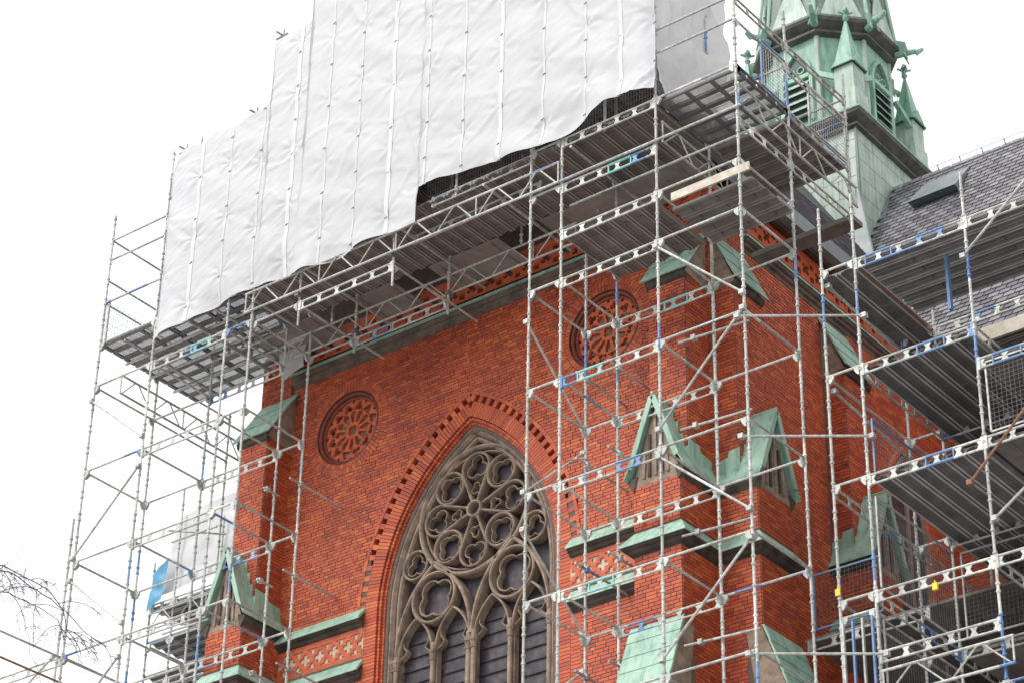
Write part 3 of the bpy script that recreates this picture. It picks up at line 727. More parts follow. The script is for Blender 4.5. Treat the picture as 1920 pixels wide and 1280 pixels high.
sw = obj('window', MB().add([(XS + 0.006, SWY - 0.86, 14), (XS + 0.006, SWY + 0.86, 14), (XS + 0.006, SWY + 0.86, 24.6), (XS + 0.006, SWY, 26.1), (XS + 0.006, SWY - 0.86, 24.6)], [(0, 1, 2, 3, 4)]), 'leaded_glass', ch)
obj('frame', sidearch(0.86, -0.05, 0.02, MB()), 'terracotta', sw)
obj('tracery', sidearch(0.70, -0.04, 0.02, MB()).box(XS, XS + 0.05, SWY - 0.05, SWY + 0.05, 14, 25.2), 'stone', sw)
mb = MB()
n = 30
for i in range(n):
    r0, r1 = 2.62, 2.86; a1 = math.acos(1.68 / 2.74)
    for sgn in (-1, 1):
        a, b = a1 * (i + .07) / n, a1 * (i + .93) / n
        q = [(XS + 0.013, SWY - sgn * (r * math.cos(t) - 1.68), SWZ + r * math.sin(t)) for r, t in ((r0, a), (r1, a), (r1, b), (r0, b))]
        mb.prism(q, (-0.02, 0, 0))
obj('arch_voussoirs', mb, 'brick', ch, kind='stuff')
emit_bricks()
# nearest bricks as single parts
SINGLE.sort(key=lambda it: (it[0] - Vector((0, 0, 1.6))).length if it[0].z > 17.6 else 999)
near, rest = SINGLE[:300], SINGLE[300:]
if rest:
    V = []; Fs = []
    for it in rest:
        o = len(V); V += brick_verts(it); fl = flip_if(it[1], it[2]); Fs += [tuple(i + o for i in (f[::-1] if fl else f)) for f in BF]
    mb = MB(); mb.v = V; mb.f = Fs; obj('brickwork', mb, 'brick', ch, kind='stuff')
bm_ = MB().box(-0.106, 0.106, -0.013, 0.01, -BH / 2, BH / 2)
bme = bpy.data.meshes.new('brick'); bme.from_pydata(bm_.v, [], bm_.f); bme.materials.append(MATS['brick_single'])
for it in near:
    o = bpy.data.objects.new('brick', bme); COL.objects.link(o); c = it[0]; place(o, (c.x, c.y, c.z), ch)
    o.rotation_euler.z = math.atan2(it[1].y, it[1].x); o.scale.x = it[3] / 0.212

# --- roofs: nave slope facing the camera, transept slopes, slates
RIDGE_Y, RIDGE_Z, EAVE_Z = 46.4, 38.05, 28.55
def slope_pts(u, s_):      # nave: u = X, s_ 0..1 up the slope
    return Vector((u, YN - 0.35 + (RIDGE_Y - YN + 0.35) * s_, EAVE_Z + (RIDGE_Z - EAVE_Z) * s_))
mb = MB()
mb.add([slope_pts(-26.4, 0), slope_pts(30, 0), slope_pts(30, 1), slope_pts(-26.4, 1)], [(0, 1, 2, 3)])
mb.add([(-26.4, 51.9, EAVE_Z), (30, 51.9, EAVE_Z), (30, RIDGE_Y, RIDGE_Z), (-26.4, RIDGE_Y, RIDGE_Z)], [(3, 2, 1, 0)])
def tr_pts(y, s_, sg=1): return Vector((AX + sg * (XS + 0.32 - AX) * (1 - s_), y, EAVE_Z + (RIDGE_Z - EAVE_Z) * s_))
mb.add([tr_pts(YW + 0.2, 0), tr_pts(46.4, 0), tr_pts(46.4, 1), tr_pts(YW + 0.2, 1)], [(0, 1, 2, 3)])
mb.add([tr_pts(YW + 0.2, 0, -1), tr_pts(46.4, 0, -1), tr_pts(46.4, 1, -1), tr_pts(YW + 0.2, 1, -1)], [(3, 2, 1, 0)])
roof = obj('roof', mb, 'slate_dark', ch)
sl_len = (slope_pts(0, 1) - slope_pts(0, 0)).length; su = (slope_pts(0, 1) - slope_pts(0, 0)).normalized(); sn = Vector((1, 0, 0)).cross(su).normalized()
if sn.y > 0: sn = -sn
slates = []
row = 0; s_ = 0.3
while s_ < sl_len - 0.05:
    x = -24.6 + (row % 2) * 0.14
    while x < -9.0:
        slates.append(slope_pts(x, 0) + su * s_); x += 0.28
    s_ += 0.20; row += 1
def slate_mesh(c, jit=0.0):
    h0, h1 = 0.034, 0.004; wv = 0.127
    a = c - su * 0.02; b = c + su * 0.26
    return [a + Vector((-wv, 0, 0)) + sn * (h0 + jit), a + Vector((wv, 0, 0)) + sn * (h0 + jit), b + Vector((wv, 0, 0)) + sn * h1, b + Vector((-wv, 0, 0)) + sn * h1,
            a + Vector((-wv, 0, 0)) + sn * (h0 - .016), a + Vector((wv, 0, 0)) + sn * (h0 - .016)]
SF = [(0, 1, 2, 3), (4, 5, 1, 0)]
vis = [c for c in slates if -21.9 < c.x < -17.6 and c.z > 33.2 and c.z < 37.7]
vis.sort(key=lambda c: (c - Vector((0, 0, 1.6))).length); visset = set(id(c) for c in vis[:300])
V = []; Fs = []
for c in slates:
    if id(c) in visset: continue
    o = len(V); V += slate_mesh(c, random.random() * .008); Fs += [tuple(i + o for i in f) for f in SF]
mb = MB(); mb.v = V; mb.f = Fs; obj('slating', mb, 'slate', roof, kind='stuff')
z0_ = slate_mesh(Vector((0, 0, 0))); sme = bpy.data.meshes.new('slate'); sme.from_pydata([tuple(v) for v in z0_], [], SF); sme.materials.append(MATS['slate_single'])
for c in vis[:300]:
    o = bpy.data.objects.new('slate', sme); COL.objects.link(o); place(o, (c.x, c.y, c.z), roof); o.location += sn * (random.random() * .008)
# transept slope slating (seen between the decks)
V = []; Fs = []; ts = (tr_pts(0, 1) - tr_pts(0, 0)); tl = ts.length; ts.normalize(); tn = Vector((0, 1, 0)).cross(ts).normalized()
if tn.x < 0: tn = -tn
row = 0; s_ = 0.55
while s_ < tl * 0.75:
    y = YW + 0.4 + (row % 2) * .14
    while y < 44.5:
        c = tr_pts(y, 0) + ts * s_; a, b = c - ts * .02, c + ts * .26; o = len(V); hy = Vector((0, .134, 0)); j = random.random() * .008
        V += [a - hy + tn * (.03 + j), a + hy + tn * (.03 + j), b + hy + tn * .004, b - hy + tn * .004, a - hy + tn * .014, a + hy + tn * .014]; Fs += [tuple(i + o for i in f) for f in SF]; y += .28
    s_ += .20; row += 1
mb = MB(); mb.v = V; mb.f = Fs; obj('slating', mb, 'slate', roof, kind='stuff')
obj('eave_gutter', MB().prism([(XS + 0.25, YW + 0.4, 28.60), (XS + 0.50, YW + 0.4, 28.62), (XS + 0.50, YW + 0.4, 28.95), (XS + 0.20, YW + 0.4, 29.15)], (0, 8.2, 0)), 'zinc', roof)
obj('eave_boarding', MB().box(XS + 0.05, XS + 0.24, YW + 0.5, YN, 28.63, 28.80), 'timber_brown', roof)
obj('eave_gutter', MB().prism([(-20.5, YN - 0.35, 28.35), (-20.5, YN - 0.62, 28.40), (-20.5, YN - 0.62, 28.62), (-20.5, YN - 0.2, 28.80)], (40, 0, 0)), 'zinc', roof)
# ridge rail
for x in np.arange(-23.4, -14, 0.62): obj('ridge_iron', MB().bar(slope_pts(x, 1) + Vector((0, 0.1, -.02)), slope_pts(x, 1) + Vector((0, -0.02, 0.24)), 0.02, 0.02), 'tie_black', roof)
obj('ridge_wire', MB().tube((-23.6, RIDGE_Y - .02, RIDGE_Z + .22), (-10, RIDGE_Y - .02, RIDGE_Z + .22), 0.008, 5), 'wire', roof)
obj('ridge_cap', MB().prism([(-24.4, RIDGE_Y - .16, RIDGE_Z - .22), (-24.4, RIDGE_Y, RIDGE_Z + .05), (-24.4, RIDGE_Y + .16, RIDGE_Z - .22)], (50, 0, 0)), 'slate_dark', roof)
# roof hatch dormer
hc = slope_pts(-23.02, 0.905); hx = Vector((0.62, 0, 0)); out_ = Vector((0, -1, 0.15)).normalized()
A = [hc - hx - su * .75 + sn * 0.03, hc + hx - su * .75 + sn * 0.03, hc + hx + su * .55 + sn * 0.02, hc - hx + su * .55 + sn * 0.02]
B = [hc - hx * 1.06 - su * .85 + sn * .28, hc + hx * 1.06 - su * .85 + sn * .28, hc + hx + su * .55 + sn * .05, hc - hx + su * .55 + sn * .05]
hat = obj('roof_hatch', MB().add(A + B, [(4, 5, 6, 7), (1, 2, 6, 5), (3, 0, 4, 7)]), 'zinc', roof)
obj('hatch_opening', MB().add([A[0] + sn * .01, A[1] + sn * .01, B[1] * 0.9 + A[1] * 0.1, B[0] * 0.9 + A[0] * 0.1], [(0, 1, 2, 3)]), 'tie_black', hat)

# --- crossing tower (fleche): square base, octagonal belfry, spire
TX, TYc = -26.4, 46.4
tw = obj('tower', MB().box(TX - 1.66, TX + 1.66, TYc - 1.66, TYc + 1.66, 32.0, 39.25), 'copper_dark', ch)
for face in (0, 1):
    z = 33.2; row = 0
    while z < 39.15:
        hgt = min(0.55, 39.15 - z); u = -1.66 + (-0.35 if row % 2 else 0.0)
        while u < 1.66:
            a, b = max(u, -1.66), min(u + 0.78, 1.66); u += 0.78
            if b - a < 0.1: continue
            if face == 0: mbp = MB().box(TX + a + .008, TX + b - .008, TYc - 1.66 - 0.022, TYc - 1.66, z + .008, z + hgt - .006)
            else: mbp = MB().box(TX + 1.66, TX + 1.66 + 0.022, TYc + a + .008, TYc + b - .008, z + .008, z + hgt - .006)
            obj('copper_panel', mbp, 'copper_pale', tw)
        z += hgt; row += 1
obj('corner_flashing', MB().bar((TX + 1.69, TYc - 1.69, 33), (TX + 1.69, TYc - 1.69, 39.2), 0.06, 0.06), 'copper_dark', tw)
# flared skirts where the roofs meet the base
obj('skirt_flashing', MB().prism([(TX + 1.68, 44.4, 34.3), (TX + 2.35, 44.35, 34.5), (TX + 1.68, 46.3, 37.9)], (0, -0.06, 0.05)).prism([(TX + 1.68, 44.62, 37.2), (TX + 2.3, 44.2, 34.2), (TX + 1.68, 43.9, 33.6)], (0.02, 0.05, 0)), 'zinc', tw)
def sq_ring(prof_, name, material, n=4, rot=math.pi / 4, ap=True, parent=tw):
    mbx = MB(); k = len(prof_); V = []
    for (a, z) in prof_:
        r = a / math.cos(math.pi / n)
        for i in range(n): t = rot + 2 * math.pi * i / n; V.append((TX + r * math.cos(t), TYc + r * math.sin(t), z))
    Fs = [(j * n + i, j * n + (i + 1) % n, (j + 1) * n + (i + 1) % n, (j + 1) * n + i) for j in range(k - 1) for i in range(n)] + [tuple(range(n - 1, -1, -1)), tuple(range((k - 1) * n, k * n))]
    mbx.add(V, Fs); return obj(name, mbx, material, parent)
sq_ring([(1.66, 39.02), (1.80, 39.05), (1.80, 39.12), (1.74, 39.16), (1.98, 39.30), (2.00, 39.38)], 'base_cornice', 'tower_dark')
sq_ring([(2.02, 39.384), (2.03, 39.42), (1.62, 39.62)], 'cornice_cap', 'copper')
O8 = math.pi / 8
sq_ring([(1.52, 39.55), (1.52, 43.0)], 'belfry', 'copper_bright', 8, O8)
sq_ring([(1.54, 42.50), (1.70, 42.55), (1.68, 42.64), (1.60, 42.70), (1.82, 42.86), (1.85, 42.95), (1.75, 43.02)], 'spire_cornice', 'tower_dark', 8, O8)
sq_ring([(1.55, 39.60), (1.64, 39.63), (1.64, 39.72), (1.54, 39.80)], 'belfry_plinth', 'copper_pale', 8, O8)
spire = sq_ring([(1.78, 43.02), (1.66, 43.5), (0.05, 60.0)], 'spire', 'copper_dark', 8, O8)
for i in range(8):
    t = O8 + i * math.pi / 4; c8 = math.cos(O8)
    p = Vector((TX + 1.72 / c8 * math.cos(t), TYc + 1.72 / c8 * math.sin(t), 43.1)); q = Vector((TX + 0.05 * math.cos(t), TYc + .05 * math.sin(t), 60))
    obj('spire_rib', MB().tube(p, q, 0.05, 6, 0.02), 'copper', tw)
    p2 = Vector((TX + 1.5 / c8 * math.cos(t), TYc + 1.5 / c8 * math.sin(t), 39.7)); obj('corner_shaft', MB().tube(p2, p2 + Vector((0, 0, 2.85)), 0.075, 8), 'copper_pale', tw)
    # beast at each cornice corner
    dirv = Vector((math.cos(t), math.sin(t), 0)); c = Vector((TX, TYc, 42.78)) + dirv * (1.82 / c8)
    gm = MB().tube(c - dirv * .15, c + dirv * .42 + Vector((0, 0, .04)), .11, 7, .07).tube(c + dirv * .40 + Vector((0, 0, -.02)), c + dirv * .60 + Vector((0, 0, .08)), .09, 7, .05)
    side = dirv.cross(Vector((0, 0, 1)))
    for s__ in (-1, 1):
        gm.prism([c + side * s__ * .06, c + side * s__ * .10 + Vector((0, 0, .40)) - dirv * .08, c + side * s__ * .14 + dirv * .16 + Vector((0, 0, .28)), c + dirv * .22 + side * s__ * .07], side * (s__ * .025))
        gm.tube(c + dirv * .1 + side * s__ * .07, c + dirv * .2 + side * s__ * .12 - Vector((0, 0, .26)), .035, 5, .02)
    obj('gargoyle', gm, 'copper_bright', tw)
    # small vents high on the spire faces
    tm = t + math.pi / 8
    dv = Vector((math.cos(tm), math.sin(tm), 0)); sv = dv.cross(Vector((0, 0, 1)))
    for z, off in ((43.75, -.28), (43.95, .26), (44.9, 0.0)):
        rr = 1.66 - (z - 43.5) * (1.61 / 16.5)
        c = Vector((TX, TYc, z)) + dv * rr + sv * off
        obj('spire_vent', MB().prism([c - sv * .05 + dv * .02, c + sv * .05 + dv * .02, c + sv * .05 + dv * .02 + Vector((0, 0, .2)), c + dv * .02 + Vector((0, 0, .27)), c - sv * .05 + dv * .02 + Vector((0, 0, .2))], dv * .015), 'tie_black', tw)
        obj('vent_hood', MB().bar(c - sv * .07 + dv * .05 + Vector((0, 0, .2)), c + dv * .05 + Vector((0, 0, .3)), .04, .02).bar(c + sv * .07 + dv * .05 + Vector((0, 0, .2)), c + dv * .05 + Vector((0, 0, .3)), .04, .02), 'copper', tw)
    # lower spire broach panels
    obj('broach_panel', MB().prism([Vector((TX, TYc, 43.08)) + dv * 1.745 - sv * .55, Vector((TX, TYc, 43.08)) + dv * 1.745 + sv * .55, Vector((TX, TYc, 44.7)) + dv * 1.575], dv * .03), 'copper_pale', tw)
for k, (dv, sv) in enumerate(((Vector((0, -1, 0)), Vector((1, 0, 0))), (Vector((1, 0, 0)), Vector((0, 1, 0))), (Vector((-1, 0, 0)), Vector((0, -1, 0))), (Vector((0, 1, 0)), Vector((-1, 0, 0))))):
    c = Vector((TX, TYc, 0)) + dv * 1.525
    def arch2(w_, z0, zs, zt, n=7):
        h = zt - zs; r = (h * h + w_ * w_) / (2 * w_); a1 = math.asin(min(h / r, 1))
        Lf = [(-w_ + r - r * math.cos(a1 * i / n), zs + r * math.sin(a1 * i / n)) for i in range(n + 1)]
        return [(-w_, z0)] + Lf + [(-x, z) for x, z in Lf[-2::-1]] + [(w_, z0)]
    P2 = arch2(0.40, 39.95, 41.35, 42.1)
    wn_ = obj('belfry_opening', MB().prism([c + sv * x + Vector((0, 0, z)) for x, z in P2[::-1]], dv * .012), 'tie_black', tw)
    fr = MB(); Q = arch2(0.44, 39.9, 41.35, 42.18)
    for (x0, z0), (x1, z1) in zip(Q[:-1], Q[1:]): fr.bar(c + sv * x0 + dv * .05 + Vector((0, 0, z0)), c + sv * x1 + dv * .05 + Vector((0, 0, z1)), .10, .09, dv)
    obj('opening_frame', fr, 'copper_bright', wn_)
    for i in range(5):
        z = 40.02 + i * .25; obj('louvre', MB().prism([c - sv * .38 + dv * .02 + Vector((0, 0, z + .17)), c - sv * .38 + dv * .15 + Vector((0, 0, z)), c - sv * .38 + dv * .15 + Vector((0, 0, z + .03)), c - sv * .38 + dv * .02 + Vector((0, 0, z + .20))], sv * .76), 'copper_pale', wn_)
    obj('transom', MB().bar(c - sv * .4 + dv * .07 + Vector((0, 0, 41.33)), c + sv * .4 + dv * .07 + Vector((0, 0, 41.33)), .08, .12), 'copper_bright', wn_)
    tf = MB()
    for q in (-.14, .14):
        pr = [(q + .10 * math.cos(2 * math.pi * i / 12), 41.58 + .10 * math.sin(2 * math.pi * i / 12)) for i in range(12)]
        for i in range(12): a, b = pr[i], pr[(i + 1) % 12]; tf.bar(c + sv * a[0] + dv * .04 + Vector((0, 0, a[1])), c + sv * b[0] + dv * .04 + Vector((0, 0, b[1])), .035, .05, dv)
    obj('trefoil_bar', tf, 'copper_bright', wn_)
    # gablet mouldings leaning from pinnacles to the face
    for s__ in (-1, 1):
        a = c + sv * (s__ * 0.62) + dv * .1 + Vector((0, 0, 41.25)); b = c + sv * (s__ * 1.42) + dv * .18 + Vector((0, 0, 40.65))
        obj('flying_brace', MB().bar(a, b, .12, .13), 'copper_bright', tw)
for sx in (-1, 1):
    for sy in (-1, 1):
        px, py = TX + sx * 1.50, TYc + sy * 1.50; h = 0.32
        pn = MB().box(px - h, px + h, py - h, py + h, 39.45, 40.2).box(px - h * .86, px + h * .86, py - h * .86, py + h * .86, 40.2, 41.05)
        pn_o = obj('pinnacle', pn, 'copper_pale', tw)
        gb = MB()
        for dv, sv in ((Vector((1, 0, 0)), Vector((0, 1, 0))), (Vector((0, 1, 0)), Vector((1, 0, 0)))):
            for s__ in (-1, 1):
                cc = Vector((px, py, 41.0)) + dv * (s__ * (h + .0)); gb.prism([cc - sv * (h + .05), cc + sv * (h + .05), cc + Vector((0, 0, .42))], dv * (-s__ * h))
        obj('pinnacle_gable', gb, 'copper_bright', pn_o)
        sp_ = MB(); V = [(px - .27, py - .27, 41.1), (px + .27, py - .27, 41.1), (px + .27, py + .27, 41.1), (px - .27, py + .27, 41.1), (px, py, 42.75)]
        sp_.add(V, [(0, 1, 4), (1, 2, 4), (2, 3, 4), (3, 0, 4), (3, 2, 1, 0)]); obj('pinnacle_spire', sp_, 'copper_bright', pn_o)
        fm = MB().lathe(px, py, [(.04, 42.6), (.09, 42.68), (.05, 42.74), (.05, 42.84), (.10, 42.92), (.03, 43.08)], 7)
        for t in range(4): a = t * math.pi / 2 + .78; fm.tube((px, py, 42.84), (px + .19 * math.cos(a), py + .19 * math.sin(a), 42.9), .045, 5, .03)
        obj('finial', fm, 'copper_bright', pn_o)

# ------------------------------------------------------------------ scaffolding
class Scaffold:
    def __init__(s, label, loc, group=None): s.root = thing('scaffold', label, 'scaffold', loc, group); s.dark = False
    def standard(s, x, y, z1, z0=0.0, mt='galvanised'):
        pr = [(0.075, z0), (0.075, z0 + 0.012), (0.0245, z0 + 0.02)] if z0 < 0.01 else [(0.0245, z0)]
        k = math.ceil(max(z0 + .3, 15.0) * 2) / 2 + 0.34 - 0.5
        while k < z1 - 0.1:
            if k > z0 + .1:
                for q in (k - 0.065, k + 0.065): pr += [(0.0245, q - .03), (0.038, q - .015), (0.038, q + .012), (0.0245, q + .028)]
            k += 0.5
        pr += [(0.0245, z1 - .03) if pr[-1][1] < z1 - .04 else (0.0245, pr[-1][1] + .001), (0.019, max(z1, pr[-1][1] + .01))]
        return obj('standard', MB().lathe(x, y, pr, 8), mt, s.root)
    def ledger(s, p, q, mt='galvanised', hooks=True, r=0.0225):
        p, q = Vector(p), Vector(q); mb = MB().tube(p, q, r, 8)
        if hooks:
            d = (q - p).normalized()
            for e, sg in ((p, 1), (q, -1)):
                a = e + d * (sg * .035); b = e + d * (sg * .125); up = Vector((0, 0, 1)); sd_ = d.cross(up).normalized()
                mb.prism([a + up * .02 - sd_ * .02, b + up * .01 - sd_ * .02, b - up * .06 - sd_ * .02, a + d * sg * .03 - up * .145 - sd_ * .02, a - up * .145 - sd_ * .02], sd_ * .04)
        return obj('ledger', mb, mt, s.root)
    def ubeam(s, p, q, mt='galvanised', h=0.165, panel=None):
        p, q = Vector(p), Vector(q); d = (q - p); L_ = d.length; d.normalize(); up = Vector((0, 0, 1)); mb = MB()
        mb.tube(p + d * .02, q - d * .02, .021, 8).tube(p + d * .02 - up * h, q - d * .02 - up * h, .019, 8)
        n = max(int(round(L_ / .45)), 2); sd_ = d.cross(up).normalized()
        for i in range(n + 1):
            c = p + d * (0.07 + (L_ - .14) * i / n)
            mb.prism([c - d * .075 - sd_ * .006, c + d * .075 - sd_ * .006, c + d * .028 - up * (h * .5) - sd_ * .006, c + d * .075 - up * h - sd_ * .006, c - d * .075 - up * h - sd_ * .006, c - d * .028 - up * (h * .5) - sd_ * .006], sd_ * .012)
        for e, sg in ((p, 1), (q, -1)):
            mb.bar(e + d * sg * .03 + up * .03, e + d * sg * .03 - up * (h + .03), .05, .05)
        o = obj('deck_beam', mb, mt, s.root)
        if panel:     # one repainted length of the beam
            f, pm_ = panel; a, b = p + d * (L_ * f - .24), p + d * (L_ * f + .24); m2 = MB()
            m2.tube(a, b, .0235, 8).tube(a - up * h, b - up * h, .0215, 8).bar(a, a - up * h, .03, .02).bar(b, b - up * h, .03, .02); obj('painted_panel', m2, pm_, o)
        return o
    def truss(s, p, q, h=0.42, mt='galvanised', step=0.5):
        p, q = Vector(p), Vector(q); d = (q - p); L_ = d.length; d.normalize(); up = Vector((0, 0, 1)); mb = MB()
        mb.tube(p, q, .024, 8).tube(p - up * h, q - up * h, .024, 8)
        n = int(round(L_ / step)); n += n % 2
        for i in range(n):
            a, b = p + d * (L_ * i / n), p + d * (L_ * (i + 1) / n)
            if i % 2 == 0: mb.tube(a + d * .06 - up * h, b - d * .04, .015, 6)
            else: mb.tube(a + d * .04, b - d * .06 - up * h, .015, 6)
            if i % 4 == 0: mb.tube(a + d * .02, a + d * .02 - up * h, .016, 6)
        mb.tube(q - d * .02, q - d * .02 - up * h, .016, 6)
        return obj('lattice_girder', mb, mt, s.root)
    def brace(s, p, q, mt='galvanised'):
        p, q = Vector(p), Vector(q); d = (q - p).normalized(); mb = MB().tube(p - d * .05, q + d * .05, .0225, 8)
        for e in (p, q): mb.box(e.x - .045, e.x + .045, e.y - .045, e.y + .045, e.z - .04, e.z + .04)
        return obj('diagonal_brace', mb, mt, s.root)
    def tie(s, p, q, mt='galvanised_plain'): 
        mb = MB().tube(p, q, .0225, 8); e = Vector(p) + (Vector(q) - Vector(p)) * .22; mb.box(e.x - .04, e.x + .04, e.y - .05, e.y + .05, e.z - .045, e.z + .045)
        return obj('wall_tie', mb, mt, s.root)
    # planks: origin corner, run direction, length, across direction, count
    def planks(s, P, run, ln, across, n, w_=0.305, gap=0.012, mt='deck_steel', kind='rib', th=0.055, skip=()):
        P, run, ac = Vector(P), Vector(run).normalized(), Vector(across).normalized(); up = Vector((0, 0, 1)); proto_ = None
        for i in range(n):
            if i in skip: continue
            o = P + ac * (i * (w_ + gap))
            if proto_ is None:
                mb = MB(); c = o + ac * (w_ / 2); pz = lambda v, dz: v + up * dz
                if kind == 'grate':
                    for e in (0.02, w_ - .02): mb.bar(o + ac * e, o + ac * e + run * ln, .04, .06)
                    nb = max(int(ln / .42), 2)
                    for k in range(nb + 1): mb.bar(o + run * (ln * k / nb) + ac * .02, o + run * (ln * k / nb) + ac * (w_ - .02), .07, .05)
                    for k in range(9): e = .04 + (w_ - .08) * (k + .5) / 9; mb.bar(o + ac * e + up * .02, o + ac * e + run * ln + up * .02, .007, .012)
                elif kind == 'rib':
                    poly = [(0, -.05), (.012, -.062), (.05, -.062), (.06, -.03), (.10, -.03), (.112, -.012), (w_ - .112, -.012), (w_ - .10, -.03), (w_ - .06, -.03), (w_ - .05, -.062), (w_ - .012, -.062), (w_, -.05), (w_, 0), (0, 0)]
                    mb.prism([o + ac * a + up * b for a, b in poly], run * ln)
                    for k in range(3): mb.bar(o + run * (ln * (k + .5) / 3) + ac * .06 - up * .03, o + run * (ln * (k + .5) / 3) + ac * (w_ - .06) - up * .03, .03, .03)
                else:
                    mb.bar(c - up * th / 2, c - up * th / 2 + run * ln, w_, th)
                    for k in (.12, .88): mb.bar(o + run * (ln * k) + ac * .02 - up * (th + .012), o + run * (ln * k) + ac * (w_ - .02) - up * (th + .012), .05, .024)
                proto_ = obj('deck_plank', mb, mt, s.root); base_o = o
                if kind == 'rib':
                    me = proto_.data; me.materials.append(MATS['steel_flange' if mt == 'deck_steel' else 'flange'])
                    for pl in me.polygons:
                        if pl.center.z < 0.006: pl.material_index = 1
            else: copy_at(proto_, o - base_o, s.root)
    def mesh_panel(s, P, ux, w_, h, mt='wire', pitch=0.075, frame=True, name='mesh_guard'):
        P, ux = Vector(P), Vector(ux).normalized(); up = Vector((0, 0, 1)); mb = MB(); n = int(w_ / pitch); k = int(h / pitch / (2 if not frame else 1))
        for i in range(n + 1): a = P + ux * (w_ * i / n); mb.bar(a, a + up * h, .0042, .0042)
        for i in range(k + 1): a = P + up * (h * i / k); mb.bar(a, a + ux * w_, .0042, .0042)
        o = obj(name, mb, 'wire_shaded' if s.dark else 'wire', s.root)
        if frame:
            fm = MB()
            for a, b in ((P, P + ux * w_), (P + up * h, P + ux * w_ + up * h), (P, P + up * h), (P + ux * w_, P + ux * w_ + up * h)): fm.bar(a, b, .028, .028)
            obj('panel_frame', fm, 'galvanised_plain' if mt == 'wire' else mt, o)
        return o

YF, YI = 29.15, 30.82
LV = [27.34 - 2 * k for k in range(14) if 27.34 - 2 * k > 0.5]
A_LV = [z for z in LV if z < 26]
zz = Vector
# ---- right corner tower
S1 = Scaffold('galvanised scaffold tower wrapped round the front corner buttress with two gables', (-20.5, 29.9, 0))
FX = [-22.78, -22.09, -20.04, -18.36]
tops = {(-22.78, YF): 28.9, (-22.09, YF): 31.0, (-20.04, YF): 33.5, (-18.36, YF): 32.2, (-22.78, YI): 27.15, (-22.09, YI): 30.5, (-20.04, YI): 32.5, (-18.36, YI): 30.6, (-18.36, 32.86): 30.42}
for (x, y), zt in tops.items(): S1.standard(x, y, zt)
for i, z in enumerate(A_LV):
    if z < 13: 
        if i % 2: continue
    for y in (YF, YI):
        S1.ledger((FX[0], y, z), (FX[1], y, z)); 
        pn = {0: (.62, 'cyan_paint'), 1: (.3, 'cyan_paint'), 3: (.42, 'cyan_paint')}.get(i) if y == YF or i == 0 else None
        if y == YF and i == 0: pn = None
        S1.ubeam((FX[1], y, z), (FX[2], y, z), panel=pn)
        S1.ledger((FX[2], y, z), (FX[3], y, z))
    for x in FX: S1.ledger((x, YF, z), (x, YI, z))
for z in (26.34, 28.34): S1.ubeam((FX[1], YF, z), (FX[2], YF, z))
S1.ubeam((FX[1], YF, 27.34), (FX[2], YF, 27.34), panel=(.62, 'cyan_paint')); S1.ledger((FX[1], YF - .05, 27.40), (FX[3] + .1, YF - .05, 27.40), hooks=False, r=.026); S1.ledger((FX[1], YF + .25, 27.04), (FX[3] + .05, YF + .25, 27.04), hooks=False)
S1.ledger((FX[2], YF, 26.34), (FX[3], YF, 26.34)); S1.ledger((FX[0], YF, 28.34), (FX[1], YF, 28.34)); S1.ledger((FX[0], YF, 27.34), (FX[1], YF, 27.34)); S1.ledger((FX[2], YF, 28.34), (FX[3], YF, 28.34))
for x in FX[1:]: S1.ledger((x, YF, 26.34), (x, YI, 26.34)); S1.ledger((x, YF, 28.34), (x, YI, 28.34))
zs_ = [25.2, 23.65, 23.35, 21.65, 21.15, 19.7, 19.2, 17.6, 17.1, 15.5]
side = 0
for k in range(0, len(zs_) - 1, 2):
    xa, xb = (FX[2], FX[3]) if (k // 2) % 2 == 0 else (FX[3], FX[2]); S1.brace((xa, YF - .05, zs_[k]), (xb, YF - .05, zs_[k + 1]))
    ya, yb = (YF, YI) if (k // 2) % 2 == 0 else (YI, YF); S1.brace((FX[0] - .05, ya, zs_[k] - .45), (FX[0] - .05, yb, zs_[k + 1] - .25))
for x in FX[:3]:
    for z in (24.35, 22.62, 20.6, 18.62, 16.6):
        if x == FX[2]: S1.tie((x - .7, YI - .06, z + .02), (x + .75, YI - .06, z - .06)); continue
        S1.tie((x + .05, YI - .35, z), (x + .05, YW - .02, z), 'galvanised')
# top deck and its guard rails
S1.planks((FX[2] + .05, YF + .06, 28.30), (1, 0, 0), 1.58, (0, 1, 0), 5, kind='grate', mt='deck_steel')
S1.planks((FX[2] + .05, YI + .1, 28.30), (1, 0, 0), 1.58, (0, 1, 0), 6, kind='rib', mt='deck_wood')
S1.planks((FX[1] + .04, YF + .05, 26.27), (0, 1, 0), 1.62, (1, 0, 0), 6, kind='rib', mt='deck_wood', w_=.31)
S1.planks((FX[2] + .12, YF + .28, 26.12), (1, 0, 0), 1.62, (0, 1, 0), 4, kind='rib', mt='deck_wood', w_=.31)
obj('toe_board', MB().box(FX[2] + .30, FX[3] + .2, YF - .02, YF + .02, 26.03, 26.19), 'cream_board', S1.root)
S1.planks((-20.45, 32.78, 27.20), (1, 0, 0), 2.15, (0, 1, 0), 1, kind='flat', mt='deck_wood', w_=.36, th=.10)
for z in (29.34, 29.86, 30.84): S1.ledger((FX[2], YF, z), (FX[3], YF, z), hooks=False)
for a, b in ((YF, YI), (YI, 32.86)):
    for z in (28.34, 29.34, 29.84):
        if z == 29.84 or a == YI: S1.ubeam((FX[3], a, z), (FX[3], b, z), h=.13)
        else: S1.ledger((FX[3], a, z), (FX[3], b, z))
    S1.ubeam((FX[3], a, 27.22), (FX[3], b, 27.22), h=.15)
S1.truss((FX[3] + .06, YF - .05, 27.88), (FX[3] + .06, 33.0, 27.88), .42)
S1.truss((FX[2] + .06, YF + .1, 27.88), (FX[2] + .06, 32.3, 27.88), .42)
